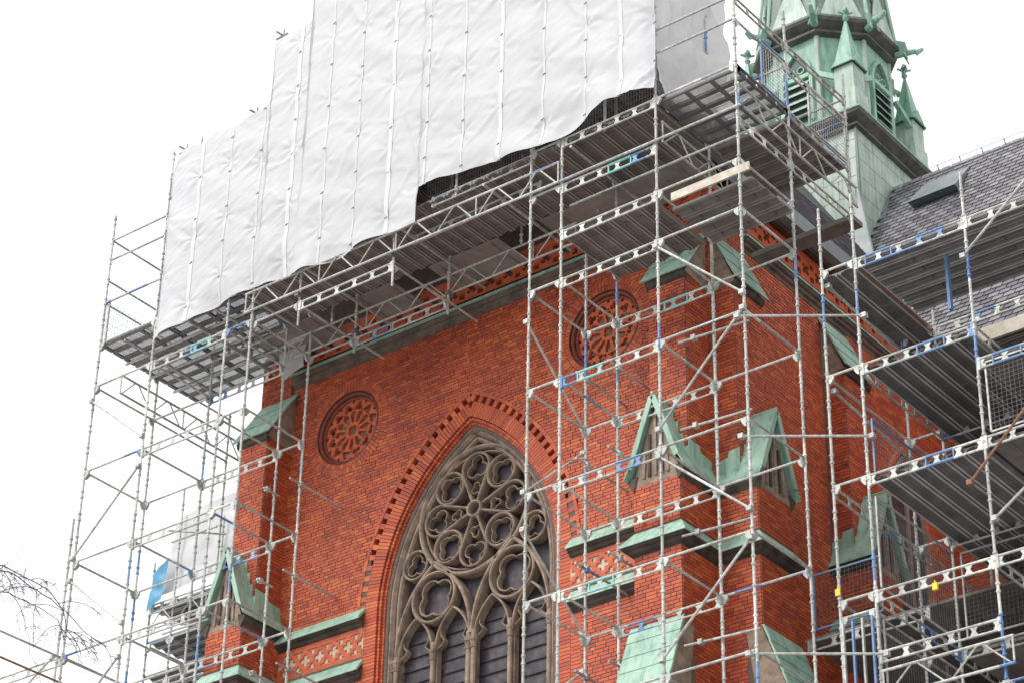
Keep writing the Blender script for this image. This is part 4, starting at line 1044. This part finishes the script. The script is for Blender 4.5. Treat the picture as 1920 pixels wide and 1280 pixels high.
S1.mesh_panel((FX[3], 31.55, 28.42), (0, 1, 0), 1.25, .95); S1.mesh_panel((FX[3], 30.0, 28.42), (0, 1, 0), .8, 1.0, mt='blue_paint')
S1.mesh_panel((FX[2] + .05, YI, 28.4), (1, 0, 0), 1.55, 1.0, frame=False)
for x in (-20.0, -18.4): S1.ledger((x, YI, 28.30), (x, 32.86, 28.30), hooks=False)
S1.ledger((-18.36, 32.86, 29.34), (-20.2, 32.86, 29.34), hooks=False); S1.ledger((-18.36, 32.86, 29.84), (-20.2, 32.86, 29.84), hooks=False)
S1.ledger((-18.36, 30.82, 29.34), (-20.04, 30.82, 29.34), hooks=False)
for z in (23.22, 21.0, 17.28): S1.brace((FX[3] - .1, YF - .06, z), (-16.80, 30.28, z), mt='galvanised_plain')
obj('hoist_rope', MB().tube((-20.55, 31.55, 27.0), (-20.55, 31.55, 12.0), .006, 5), 'rope', S1.root)

# ---- left corner tower
S2 = Scaffold('galvanised scaffold tower at the far corner with its end bay clear against the sky', (-31.8, 29.9, 0))
GX = [-29.60, -30.27, -32.32, -33.92]
for (x, y, zt) in ((GX[0], YF, 28.5), (GX[1], YF, 28.2), (GX[2], YF, 32.48), (GX[3], YF, 31.5), (GX[0], YI, 27.9), (GX[1], YI, 30.4), (GX[2], YI, 30.4), (GX[3], YI, 28.6), (GX[3] - .16, YF, 24.35), (GX[3] - .1, 27.5, 22.0), (GX[3], 33.0, 28.5), (GX[2], 33.0, 28.3)): S2.standard(x, y, zt)
for i, z in enumerate(A_LV):
    if z < 13 and i % 2: continue
    for y in (YF, YI):
        S2.ledger((GX[1], y, z), (GX[0], y, z)); S2.ubeam((GX[2], y, z), (GX[1], y, z)); S2.ledger((GX[3], y, z), (GX[2], y, z))
    for x in GX: S2.ledger((x, YF, z), (x, YI, z))
for z in (27.30, 28.32):
    S2.ledger((GX[3], YF, z), (GX[2], YF, z)); S2.ubeam((GX[2], YF, z), (GX[1], YF, z), panel=(.66, 'cyan_paint') if z < 28 else None); S2.ledger((GX[3], YI, z), (GX[2], YI, z), hooks=False); S2.ubeam((GX[2], YI, z), (GX[1], YI, z)); S2.ledger((GX[1], YF, z), (GX[0], YF, z))
    for x in GX: S2.ledger((x, YF, z), (x, YI, z))
    S2.ledger((GX[3], YI, z), (GX[3], 33.0, z), hooks=False)
S2.ledger((GX[1], YI, 25.9), (GX[1], 31.0, 25.9), hooks=False)
for a, b, za, zb in ((GX[3], GX[2], 26.95, 25.62), (GX[2], GX[3], 24.95, 23.40), (GX[3], GX[2], 22.92, 21.60), (GX[2], GX[3], 20.9, 19.4), (GX[3], GX[2], 18.9, 17.6)): S2.brace((a, YF - .05, za), (b, YF - .05, zb))
S2.truss((GX[3] + .06, 29.75, 27.86), (GX[3] + .06, 33.4, 27.86), .42, mt='galvanised_plain')
S2.planks((GX[3] + .02, YF + .04, 28.30), (1, 0, 0), 1.58, (0, 1, 0), 9, kind='grate', mt='deck_steel')
S2.planks((GX[2] + .04, YF + .04, 28.30), (1, 0, 0), 2.0, (0, 1, 0), 9, kind='grate', mt='deck_steel')
for y in (29.9, 30.6, 31.3): S2.ledger((GX[3], y, 28.2), (GX[1], y, 28.2), mt='galvanised_plain', hooks=False, r=.03)
for x in (-33.2, -31.6, -30.9): S2.ledger((x, YF, 28.16), (x, 31.95, 28.16), mt='galvanised_plain', hooks=False, r=.025)
for z in (29.30, 29.86, 30.36, 30.86):
    if z != 29.86: S2.ledger((GX[3], YF, z), (GX[2], YF, z), hooks=False)
    if z != 30.36: S2.ledger((GX[3], YF, z), (GX[3], YI + .4, z), hooks=False)
S2.mesh_panel((GX[3], YF, 28.4), (1, 0, 0), 1.5, .95, frame=False); S2.mesh_panel((GX[3] + .02, YF + .02, 28.4), (0, 1, 0), 1.6, .95, frame=False)
obj('guard_post', MB().bar((GX[3] + .10, YF + .03, 28.3), (GX[3] + .10, YF + .03, 29.36), .04, .03), 'galvanised_plain', S2.root)
for x, y in ((GX[0], YI), (GX[1], YI)):
    for z in (24.40, 22.45, 20.55, 18.5, 16.6): S2.tie((x + .05, y - .35, z), (x + .05, YW - .03 if x > -30 else 30.9, z))
for z in (24.2, 22.2): S2.ledger((GX[2] - .7, YI, z), (GX[2] + .55, YI, z - .02), mt='galvanised_plain', hooks=False); S2.ledger((GX[2] - .6, YI - .2, z + .15), (GX[2] + .5, YI + .3, z - .05), mt='galvanised_plain', hooks=False)
# lower wing running out towards the street
for z in (21.34, 20.84): S2.ledger((GX[3] - .1, 27.5, z), (GX[3], YI, z), mt='galvanised' if z > 21 else 'rust_tube', hooks=False)
S2.ubeam((GX[3] - 2.3, YF, 21.34), (GX[3], YF, 21.34)); S2.standard(GX[3] - 2.3, YF, 21.9)
S2.brace((GX[3] - 2.2, YF, 20.2), (GX[3] - .3, YF, 21.4)); S2.ledger((GX[3] - 2.3, 27.5, 21.34), (GX[3] - .1, 27.5, 21.34), hooks=False); S2.standard(GX[3] - 2.3, 27.5, 21.9)

# ---- bridge between the towers
S3 = Scaffold('long scaffold bridge of lattice girders and dark decking spanning between the towers', (-26.2, 29.9, 27.3))
S3.truss((-29.75, YF - .07, 27.90), (-22.10, YF - .07, 27.82), .43)
S3.truss((-30.25, YI + .06, 27.90), (-23.05, YI + .06, 27.88), .43, mt='galvanised_plain')
for x in (-28.40, -26.05):
    S3.standard(x, YF + .05, 29.4, 26.75); S3.standard(x, YI, 30.4, 26.95); S3.ledger((x, YF + .05, 27.22), (x, YI, 27.22), mt='galvanised_plain'); S3.ledger((x, YI, 27.25), (x, YW - .29, 27.25), mt='galvanised_plain', hooks=False)
    for y in (YF, YI): obj('hanger_clamp', MB().box(x - .045, x + .045, y - .06, y + .10, 27.38, 27.47).tube((x - .05, y, 27.42), (x + .05, y, 27.42), .035, 8), 'deck_steel', S3.root)
S3.ledger((-29.6, YF + .05, 27.25), (-28.40, YF + .05, 27.25)); S3.ubeam((-28.40, YF + .05, 27.27), (-26.05, YF + .05, 27.27)); S3.ubeam((-28.4, YI, 27.27), (-26.05, YI, 27.27), mt='galvanised_plain', panel=(.3, 'blue_paint'))
S3.ledger((-29.6, YI, 27.25), (-28.4, YI, 27.25), mt='galvanised_plain')
S3.ubeam((-26.05, YF + .6, 28.15), (-23.0, YF + .6, 28.15), mt='galvanised_plain'); S3.ubeam((-25.2, YF + .1, 28.38), (-22.8, YF + .1, 28.38))
S3.planks((-30.2, YF + .02, 28.31), (0, 1, 0), 1.66, (1, 0, 0), 32, kind='rib', mt='deck_wood')
for (x0, x1) in ((-31.2, -29.5), (-28.55, -27.5), (-26.6, -24.9), (-23.9, -20.4)): S3.planks((x0, YI + .02, 28.27), (1, 0, 0), x1 - x0, (0, 1, 0), 2, kind='flat', mt='pale_ply', w_=.46, th=.03)
for (x0, n) in ((-31.9, 10), (-28.9, 13), (-24.8, 11)): S3.planks((x0, YF + .1, 30.32), (0, 1, 0), 2.6, (1, 0, 0), n, kind='rib', mt='deck_wood')
for x in (-31.6, -30.0, -28.4, -26.05, -23.9, -21.9): S3.ledger((x, YF, 28.12), (x, YW - .1, 28.12), mt='galvanised_plain', hooks=False, r=.03)
for x in (-31.6, -29.4, -28.5, -26.4, -24.6, -22.8, -21.2):
    zt = 32.6 if x < -29.5 else (34.3 if x < -28.45 else 37.0)
    S3.standard(x, YF + .08, zt, 28.2); S3.standard(x, 31.2, min(zt, 31.2), 28.2)
for z in (29.3, 30.24, 31.3, 32.2): S3.ledger((-32.0, YF + .08, z), (-20.1, YF + .08, z), hooks=False)
for z in (33.6, 35.2, 36.6): S3.ledger((-28.4 if z > 34 else -29.4, YF + .08, z), (-20.1, YF + .08, z), hooks=False)
S3.mesh_panel((-25.4, YF + .2, 28.42), (1, 0, 0), 2.6, .9, pitch=.06, frame=False); S3.mesh_panel((-22.4, YF + .2, 28.42), (1, 0, 0), 2.3, .9, pitch=.06, frame=False)
for x in (-22.2, -21.3): obj('guard_post', MB().bar((x, YF + .22, 28.35), (x, YF + .22, 29.3), .05, .03), 'galvanised_plain', S3.root)

# ---- scaffold in the corner between transept and nave
S4 = Scaffold('scaffold with broad dark decks and mesh guards along the nave wall', (-15.6, 33.0, 0))
S4.dark = True  # mesh guards here use the wire colour with shade painted in
NX = [-17.56, -16.93, -14.90, -12.35]; NY = [30.30, 32.9, 35.5, 38.1]
NL = [24.34 - 2 * k for k in range(12)]
for j, y in enumerate(NY):
    for i, x in enumerate(NX):
        zt = [25.62, 25.66, 25.25, 25.9][i] if j == 0 else (24.7 if j < 3 else 26.2)
        S4.standard(x, y, zt)
for k, z in enumerate(NL):
    if z < 13 and k % 2: continue
    for j, y in enumerate(NY):
        S4.ledger((NX[0], y, z), (NX[1], y, z))
        S4.ubeam((NX[1], y, z), (NX[2], y, z), panel=(.22, 'blue_paint') if (k, j) == (0, 0) else ((.62, 'blue_paint') if (k, j) in ((1, 0), (2, 0)) else None))
        S4.ubeam((NX[2], y, z - (.62 if k == 1 and j == 0 else 0)), (NX[3], y, z - (.62 if k == 1 and j == 0 else 0)), panel=(.2, 'blue_paint') if (k, j) == (1, 0) else None, mt='galvanised' )
    if k > 0:
        for a, b in zip(NY[:-1], NY[1:]):
            for x in NX[:3]: (S4.ubeam if (k + int(x)) % 2 else S4.ledger)((x, a, z), (x, b, z))
for z in (17.34, 15.3): S4.ubeam((NX[1], NY[0], z), (NX[2], NY[0], z)); S4.ledger((NX[0], NY[0], z + .72), (NX[1], NY[0], z + .72))
# decks: boards along X on the top level, ribbed planks along Y elsewhere
S4.planks((NX[1] + .04, NY[0] + .05, 24.36), (1, 0, 0), 4.5, (0, 1, 0), 6, kind='rib', mt='deck_steel')
S4.planks((NX[1] + .04, 33.6, 24.36), (1, 0, 0), 4.5, (0, 1, 0), 8, kind='rib', mt='deck_steel')
S4.planks((-17.69, NY[0] + .12, 24.32), (0, 1, 0), 7.8, (1, 0, 0), 2, kind='rib', mt='deck_steel', w_=.36)
obj('toe_board', MB().box(NX[1] + .3, NX[3], 33.5, 33.56, 24.15, 24.42), 'cream_board', S4.root)
S4.planks((NX[1] + .05, NY[0] + .05, 22.30), (0, 1, 0), 7.9, (1, 0, 0), 6, kind='rib', mt='deck_steel')
S4.planks((NX[1] + .05, NY[0] + .05, 20.30), (0, 1, 0), 7.9, (1, 0, 0), 6, kind='rib', mt='deck_steel')
for z in (21.75, 20.28): S4.planks((NX[2] + .05, NY[0] + .05, z), (0, 1, 0), 5.0, (1, 0, 0), 8, kind='flat', mt='deck_wood')
for z in (18.30, 16.3): S4.planks((NX[1] + .05, NY[1], z), (0, 1, 0), 5.0, (1, 0, 0), 6, kind='flat', mt='deck_wood')
for z in (17.9,): S4.planks((-19.6, 35.0, z), (0, 1, 0), 5.6, (1, 0, 0), 26, kind='flat', mt='deck_wood')
S4.planks((-20.0, 37.0, 20.30), (0, 1, 0), 3.7, (1, 0, 0), 9, kind='flat', mt='deck_wood'); S4.planks((NX[2] + .3, 35.4, 21.75), (0, 1, 0), 5.2, (1, 0, 0), 12, kind='flat', mt='deck_wood')
S4.planks((-19.95, 33.2, 19.45), (0, 1, 0), 7.6, (1, 0, 0), 24, kind='flat', mt='deck_wood'); S4.ubeam((-19.9, 33.2, 19.38), (-17.56, 33.2, 19.38), mt='galvanised_plain'); S4.mesh_panel((-19.7, 33.15, 19.55), (1, 0, 0), 1.3, 1.0, mt='blue_paint', pitch=.075)
for (x, y, zt) in ((-19.75, 33.15, 20.5), (-18.5, 33.15, 20.5), (-18.5, 35.4, 20.5)): S4.standard(x, y, zt, mt='galvanised_plain')
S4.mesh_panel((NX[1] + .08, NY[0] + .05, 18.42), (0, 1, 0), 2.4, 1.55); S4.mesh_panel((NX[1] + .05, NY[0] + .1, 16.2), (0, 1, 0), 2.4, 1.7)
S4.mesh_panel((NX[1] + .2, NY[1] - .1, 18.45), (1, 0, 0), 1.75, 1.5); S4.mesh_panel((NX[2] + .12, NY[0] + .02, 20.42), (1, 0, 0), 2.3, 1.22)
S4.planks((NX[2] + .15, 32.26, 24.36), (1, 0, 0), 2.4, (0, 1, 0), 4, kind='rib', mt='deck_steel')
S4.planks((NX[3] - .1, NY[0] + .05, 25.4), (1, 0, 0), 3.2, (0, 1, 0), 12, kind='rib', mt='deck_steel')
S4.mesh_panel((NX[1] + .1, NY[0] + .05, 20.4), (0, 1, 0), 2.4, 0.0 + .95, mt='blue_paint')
S4.truss((NX[1] + .05, NY[0] - .06, 17.0), (NX[2] + .2, NY[0] - .06, 17.0), .42)
obj('blue_strut', MB().bar((-15.62, 31.0, 23.25), (-15.62, 31.0, 24.3), .09, .05), 'blue_paint', S4.root)
for a, b, mt in (((-14.9, YF + 1.0, 23.55), (-12.9, YF + 1.0, 25.2), 'galvanised'), ((-15.1, 30.1, 19.55), (-12.6, 30.1, 21.9), 'rust_tube'), ((-14.8, 30.2, 18.9), (-12.4, 30.2, 20.5), 'galvanised_plain'), ((-17.5, 30.4, 24.1), (-16.4, 36.5, 22.2), 'galvanised_plain'), ((-17.5, 30.4, 22.1), (-16.4, 36.5, 20.2), 'galvanised_plain')): S4.brace(a, b, mt)
for i in range(4): obj('ladder_bar', MB().bar((-17.5 + i * .17, 30.25, 16.55), (-17.5 + i * .17, 30.25, 17.95), .05, .03), 'blue_paint' if i % 2 else 'galvanised_plain', S4.root)
for y in (30.4, 32.8, 35.2, 37.6):      # hook row along the deck edge
    obj('edge_rail', MB().tube((NX[1] - .02, y, 24.30), (NX[1] - .02, y + 2.3, 24.30), .03, 6), 'rust_tube', S4.root)
for cx, z in ((-17.56, 18.5), (-15.9, 18.13)): obj('yellow_tag', MB().box(cx - .04, cx + .04, 30.24, 30.275 if cx < -17 else 30.29, z - .06, z + .05).tube((cx, 30.26, z + .05), (cx, 30.26, z + .09), .012, 6), 'yellow_paint', S4.root)
# ---- background scaffold on the far side
S5 = Scaffold('distant sheeted scaffold low behind the far corner buttress', (-37.5, 36.5, 0))
BX = [-39.05, -38.3, -36.9, -35.4]
for j, y in enumerate((36.0, 37.6)):
    for i, x in enumerate(BX): S5.standard(x, y, [27.6, 29.35, 28.2, 27.5][i] + .3 * j)
for z in (26.5, 25.5, 24.5, 22.5, 20.5):
    for y in (36.0, 37.6):
        for a, b in zip(BX[:-1], BX[1:]): (S5.ubeam if z in (26.5, 24.5) else S5.ledger)((a, y, z), (b, y, z))
    for x in BX: S5.ledger((x, 36.0, z), (x, 37.6, z))
for z in (26.45, 25.6, 24.75): S5.planks((BX[0], 36.02, z), (1, 0, 0), 3.9, (0, 1, 0), 5, kind='rib', mt='deck_steel')
S5.truss((BX[0], 35.95, 26.25), (BX[3], 35.95, 26.25), .4); S5.brace((BX[0], 35.95, 22.6), (BX[1], 35.95, 24.3)); S5.brace((BX[2], 35.95, 24.4), (BX[1], 35.95, 22.7))

# ------------------------------------------------------------------ sheeting
def vnoise(x, z, sc, seed):
    r2 = np.random.default_rng(seed); g = r2.random((64, 64)) * 2 - 1; u, v = x * sc, z * sc
    iu, iv = np.floor(u).astype(int), np.floor(v).astype(int); fu, fv = u - iu, v - iv; fu = fu * fu * (3 - 2 * fu); fv = fv * fv * (3 - 2 * fv)
    G = lambda a, b: g[a % 64, b % 64]
    return (G(iu, iv) * (1 - fu) + G(iu + 1, iv) * fu) * (1 - fv) + (G(iu, iv + 1) * (1 - fu) + G(iu + 1, iv + 1) * fu) * fv
bot = np.array([(-32.17, 27.66), (-31.9, 27.72), (-31.2, 27.85), (-30.4, 27.98), (-29.6, 28.0), (-28.9, 27.92), (-28.52, 27.88), (-28.39, 27.84), (-27.8, 27.83), (-27.24, 27.80), (-26.7, 27.86), (-26.19, 27.87), (-25.8, 27.80), (-25.40, 27.83), (-25.36, 28.60), (-24.9, 28.63), (-24.28, 28.53), (-23.5, 28.40), (-22.67, 28.26), (-22.2, 28.28), (-21.71, 28.38), (-21.3, 28.52), (-20.99, 28.60), (-20.6, 28.58), (-20.3, 28.52), (-19.95, 28.46)])
top = np.array([(-32.17, 31.7), (-32.08, 32.1), (-31.95, 32.26), (-31.3, 32.25), (-30.86, 32.32), (-30.3, 32.24), (-29.7, 32.36), (-29.46, 32.42), (-29.44, 33.95), (-29.0, 34.02), (-28.46, 34.10), (-28.42, 36.9), (-26, 37.0), (-19.95, 37.0)])
seams = [-32.17, -31.35, -30.50, -29.62, -28.75, -27.85, -27.0, -26.15, -25.25, -24.35, -23.45, -22.45, -21.5, -20.7, -19.95]
nx_, nz_ = 420, 190
xs = np.linspace(-32.17, -19.95, nx_); lo = np.interp(xs, bot[:, 0], bot[:, 1]); hi = np.interp(xs, top[:, 0], top[:, 1])
def tarp_y(x, z):
    sm = np.array(seams); k = np.clip(np.searchsorted(sm, x) - 1, 0, len(sm) - 2); f = (x - sm[k]) / (sm[k + 1] - sm[k])
    billow = -0.10 * np.sin(np.pi * np.clip(f, 0, 1)) * (0.5 + 0.9 * vnoise(x * 0 + sm[k] * 3, z, .45, 3))
    ties = np.zeros_like(x)
    for i, s__ in enumerate(sm):
        for q in np.arange(27.9 + (i % 3) * .4, 37.2, 1.35 + .2 * (i % 2)):
            dx, dz = x - s__, z - q; rr = np.hypot(dx, dz * 1.0); th = np.arctan2(dz, dx)
            ties += 0.030 * np.exp(-(rr / .42) ** 2) * np.cos(th * 7 + i) + 0.035 * np.exp(-(rr / .13) ** 2)
    diag = 0.030 * np.sin((x * 0.8 + z * 1.7) * 3.1 + 2.5 * vnoise(x, z, .7, 5)) * (0.5 + 0.5 * vnoise(x, z, .5, 8)) 
    fine = 0.016 * vnoise(x * .55 + z * .75, z * 1.6 - x * 1.0, 3.2, 11) + 0.008 * vnoise(x * .5 + z, z * 2 - x * 1.2, 7, 12)
    c1 = 0.030 * np.clip(1 - 7 * np.abs(vnoise(x * .9 + z * .35, z * .9 - x * .6, .75, 51)), 0, 1) * np.clip(.55 + vnoise(x, z, .6, 52), 0, 1)
    c2 = 0.022 * np.clip(1 - 6 * np.abs(vnoise(x * .5 - z * .5, z * 1.2 + x * .3, 1.3, 53)), 0, 1) * np.clip(.4 + vnoise(x, z, .8, 54), 0, 1)
    fine = fine * .6 - c1 - c2
    edge = -0.10 * np.exp(-((z - np.interp(x, bot[:, 0], bot[:, 1])) / .35) ** 2) * vnoise(x, z * 0, 1.6, 21)
    return YF - 0.10 + billow * 0.8 + ties * 0.38 + diag * np.clip(1.1 + (x + 25) * .12, .7, 1.7) + fine * 0.8 + edge
Xg = np.repeat(xs[:, None], nz_, 1); t = np.linspace(0, 1, nz_)[None, :]; Zg = lo[:, None] * (1 - t) + hi[:, None] * t
Yg = tarp_y(Xg.ravel(), Zg.ravel()).reshape(Xg.shape)
mb = MB(); mb.v = [tuple(v) for v in np.c_[Xg.ravel(), Yg.ravel(), Zg.ravel()].tolist()]
mb.f = [(i * nz_ + j, (i + 1) * nz_ + j, (i + 1) * nz_ + j + 1, i * nz_ + j + 1) for i in range(nx_ - 1) for j in range(nz_ - 1)]
tp = thing('tarpaulin', 'huge white ribbed tarpaulin stepping up the gable and hung on the scaffold front', 'tarpaulin', (-26, YF, 28))
obj('sheet', mb, 'tarp', tp, smooth=True)
for i, s__ in enumerate(seams):
    a, b = np.interp(s__, bot[:, 0], bot[:, 1]) + .02, np.interp(s__ + (.02 if s__ < -32 else 0), top[:, 0], top[:, 1]) - .03
    wv = .048 if i % 3 == 1 else .022; zz_ = np.linspace(a, b, 70); m2 = MB(); dx = 0.10 * np.linspace(0, 1, 70) * (0.3 if i else 0)
    xl = np.clip(s__ + dx - wv, -32.165, -19.96); xr = np.clip(s__ + dx + wv, -32.165, -19.955)
    yl, yr = tarp_y(xl, zz_) - .008, tarp_y(xr, zz_) - .008
    m2.v = [tuple(v) for q in range(70) for v in ((xl[q], yl[q], zz_[q]), (xr[q], yr[q], zz_[q]))]; m2.f = [(2 * q, 2 * q + 1, 2 * q + 3, 2 * q + 2) for q in range(69)]
    obj('seam_band', m2, 'tarp_band' if i % 3 == 1 else 'tarp_seam', tp, smooth=True)
    for q in np.arange(a + .1 + (i % 3) * .25, b, 1.05 if i % 2 else .85):
        xx = float(np.interp(q, zz_, s__ + dx)); y = float(tarp_y(np.array([xx]), np.array([q]))[0]); obj('tie_toggle', MB().bar((xx - .03, y - .025, q - .015), (xx + .025, y - .022, q + .016), .011, .011), 'tie_black', tp)
for (x, z) in ((-32.0, 32.38), (-30.0, 32.44), (-29.42, 34.2)):
    obj('tube_end', MB().tube((x - .16, YF + .0, z - .03), (x + .12, YF + .05, z + .05), .024, 7).tube((x, YF - .18, z), (x + .02, YF + .3, z + .04), .024, 7).tube((x, YF + .04, z - .3), (x + .01, YF + .04, z + .18), .02, 7), 'galvanised_plain', S3.root)
# side sheet closing the enclosure at the corner
n1, n2 = 70, 90; u = np.linspace(29.12, 31.25, n1); v = np.linspace(28.75, 34.5, n2); U, Vv = np.meshgrid(u, v, indexing='ij')
xx_ = -19.98 + 0.085 * np.sin((U * 1.6 + Vv * 0.9) * 4 + 3 * vnoise(U, Vv, 1.1, 31)) + .07 * vnoise(U, Vv, 2.2, 32) + .035 * vnoise(U + Vv, Vv - U, 4.5, 33)
xx_ = np.minimum(xx_, -19.93 + .12 * (U - 29.12))
uu = U + 0.22 * vnoise(U * 0 + 3, Vv, 1.1, 34) * (U - u[0]) / (u[-1] - u[0])
mb = MB(); mb.v = [tuple(q) for q in np.c_[xx_.ravel(), uu.ravel(), (Vv + .25 * vnoise(U, Vv * 0, 1.6, 35) * (1 - (Vv - 28.75) / 5.75)).ravel()].tolist()]
mb.f = [(i * n2 + j, (i + 1) * n2 + j, (i + 1) * n2 + j + 1, i * n2 + j + 1) for i in range(n1 - 1) for j in range(n2 - 1)]
t2 = obj('tarpaulin', mb, 'tarp_thin', smooth=True); tag(t2, 'crumpled white sheet hanging inside the corner guard rails by the copper spire', 'tarpaulin')
# loose flap below the deck by the far buttress
n1 = 14; u = np.linspace(0, 1, n1); U, Vv = np.meshgrid(u, u, indexing='ij')
mb = MB(); px = -31.1 + .75 * U; pz = 28.22 - (0.55 + .18 * np.sin(U * 3.1)) * Vv; py = 31.5 + .12 * np.sin(U * 4 + Vv * 2) * Vv
mb.v = [tuple(q) for q in np.c_[px.ravel(), py.ravel(), pz.ravel()].tolist()]; mb.f = [(i * n1 + j, (i + 1) * n1 + j, (i + 1) * n1 + j + 1, i * n1 + j + 1) for i in range(n1 - 1) for j in range(n1 - 1)]
t3 = obj('tarpaulin', mb, 'tarp', smooth=True); tag(t3, 'small loose white flap hanging under the bridge deck beside the wall', 'tarpaulin')
# background sheets
def flat_sheet(pts, y, label, mt, seed):
    n = 24; P = np.array(pts, float); u = np.linspace(0, 1, n); U, Vv = np.meshgrid(u, u, indexing='ij')
    q = (P[0] * ((1 - U) * (1 - Vv))[..., None] + P[1] * (U * (1 - Vv))[..., None] + P[2] * (U * Vv)[..., None] + P[3] * ((1 - U) * Vv)[..., None])
    yy_ = y + .06 * vnoise(q[..., 0], q[..., 1], 2.0, seed) + .03 * vnoise(q[..., 0], q[..., 1], 5.0, seed + 1)
    mb = MB(); mb.v = [tuple(a) for a in np.c_[q[..., 0].ravel(), yy_.ravel(), q[..., 1].ravel()].tolist()]; mb.f = [(i * n + j, (i + 1) * n + j, (i + 1) * n + j + 1, i * n + j + 1) for i in range(n - 1) for j in range(n - 1)]
    o = obj('tarpaulin', mb, mt, smooth=True); tag(o, label, 'tarpaulin'); return o
flat_sheet([(-38.95, 26.75), (-35.9, 26.9), (-35.9, 28.9), (-38.45, 28.65)], 36.12, 'white sheet stretched over the distant scaffold behind the far buttress', 'tarp', 41)
flat_sheet([(-39.05, 26.3), (-38.62, 26.5), (-38.55, 27.6), (-38.95, 27.25)], 35.90, 'bright blue sheet on the end of the distant scaffold', 'blue_sheet', 43)

# ------------------------------------------------------------------ bare tree, boughs reaching into the lower left
tr_root = Vector((-34.9, 25.9, 0))
tree = thing('bare_tree', 'leafless tree with thin purplish drooping twigs in front of the far scaffold', 'tree', tr_root)
rr_ = random.Random(5)
def limb(mbx, pts, r0, r1, seg=6):
    for i in range(len(pts) - 1):
        f0, f1 = i / (len(pts) - 1), (i + 1) / (len(pts) - 1); mbx.tube(pts[i], pts[i + 1], r0 + (r1 - r0) * f0, seg, r0 + (r1 - r0) * f1)
tk = MB(); tp_ = [tr_root + Vector((0.1 * math.sin(k * .7), .02 * k, k * 2.05)) for k in range(12)]
limb(tk, tp_, .20, .04, 9); obj('trunk', tk, 'bark', tree)
tw_ = MB()
def droop(p, ln, r, depth, lean):
    pts = [p]; d = Vector((rr_.uniform(-.5, .9) + lean, rr_.uniform(-.4, .4), rr_.uniform(-.6, .35))).normalized(); n = 7
    for i in range(n):
        d = (d + Vector((rr_.uniform(-.17, .17), rr_.uniform(-.17, .17), -.17 + rr_.uniform(-.12, .12)))).normalized(); pts.append(pts[-1] + d * (ln / n))
    limb(tw_, pts, r, r * .5, 4)
    if depth < 2:
        for i in range(1, n + 1):
            if rr_.random() < .62: droop(pts[i], ln * rr_.uniform(.22, .45), r * .62, depth + 1, lean * .5)
def bough(pts, r, n_tw):
    P = np.array(pts); d = np.r_[0, np.cumsum(np.linalg.norm(np.diff(P, axis=0), axis=1))]; t = np.linspace(0, d[-1], 26)
    Q = [Vector([np.interp(q, d, P[:, k]) for k in range(3)]) + Vector((rr_.uniform(-.012, .012), rr_.uniform(-.04, .04), rr_.uniform(-.012, .012))) for q in t]
    limb(tw_, Q, r, r * .35, 6)
    for k in range(n_tw): droop(Q[rr_.randrange(6, 26)], rr_.uniform(.35, 1.1), r * .42, 0, .25)
Y0 = 26.2
bough([(-34.85, 25.95, 21.2), (-33.6, 26.1, 21.95), (-32.49, Y0, 21.69), (-31.78, Y0, 21.24), (-31.24, Y0, 20.91), (-30.93, Y0, 20.63), (-30.62, Y0, 20.24), (-30.43, Y0, 19.85), (-30.23, Y0, 19.58), (-30.01, Y0, 19.22)], .019, 9)
bough([(-34.85, 25.95, 20.9), (-33.5, 26.1, 21.85), (-32.48, Y0 + .2, 21.63), (-31.83, Y0 + .2, 21.15), (-31.29, Y0 + .2, 20.77), (-30.74, Y0 + .2, 20.32), (-30.35, Y0 + .2, 19.93), (-29.97, Y0 + .2, 19.61), (-29.65, Y0 + .2, 19.39)], .018, 9)
bough([(-34.85, 25.95, 19.9), (-33.4, 26.1, 21.1), (-32.38, Y0 - .1, 21.1), (-31.93, Y0 - .1, 20.89), (-31.46, Y0 - .1, 20.6), (-31.01, Y0 - .1, 20.33), (-30.67, Y0 - .1, 20.07), (-30.46, Y0 - .1, 19.82), (-30.23, Y0 - .1, 19.58)], .017, 10)
bough([(-34.85, 25.95, 20.3), (-33.3, 26.1, 21.45), (-32.4, Y0, 21.23), (-32.08, Y0, 20.99), (-31.83, Y0, 20.73), (-31.68, Y0, 20.43), (-31.48, Y0, 20.07), (-31.32, Y0, 19.62)], .012, 7)
for k in range(14):
    a = 1.6 + k * .62; p = tp_[5 + k % 6]; bough([tuple(p), tuple(p + Vector((.8 * math.cos(a), .8 * math.sin(a), .5))), tuple(p + Vector((1.5 * math.cos(a), 1.5 * math.sin(a), .55)))], .025, 4)
obj('crown', tw_, 'bark', tree)
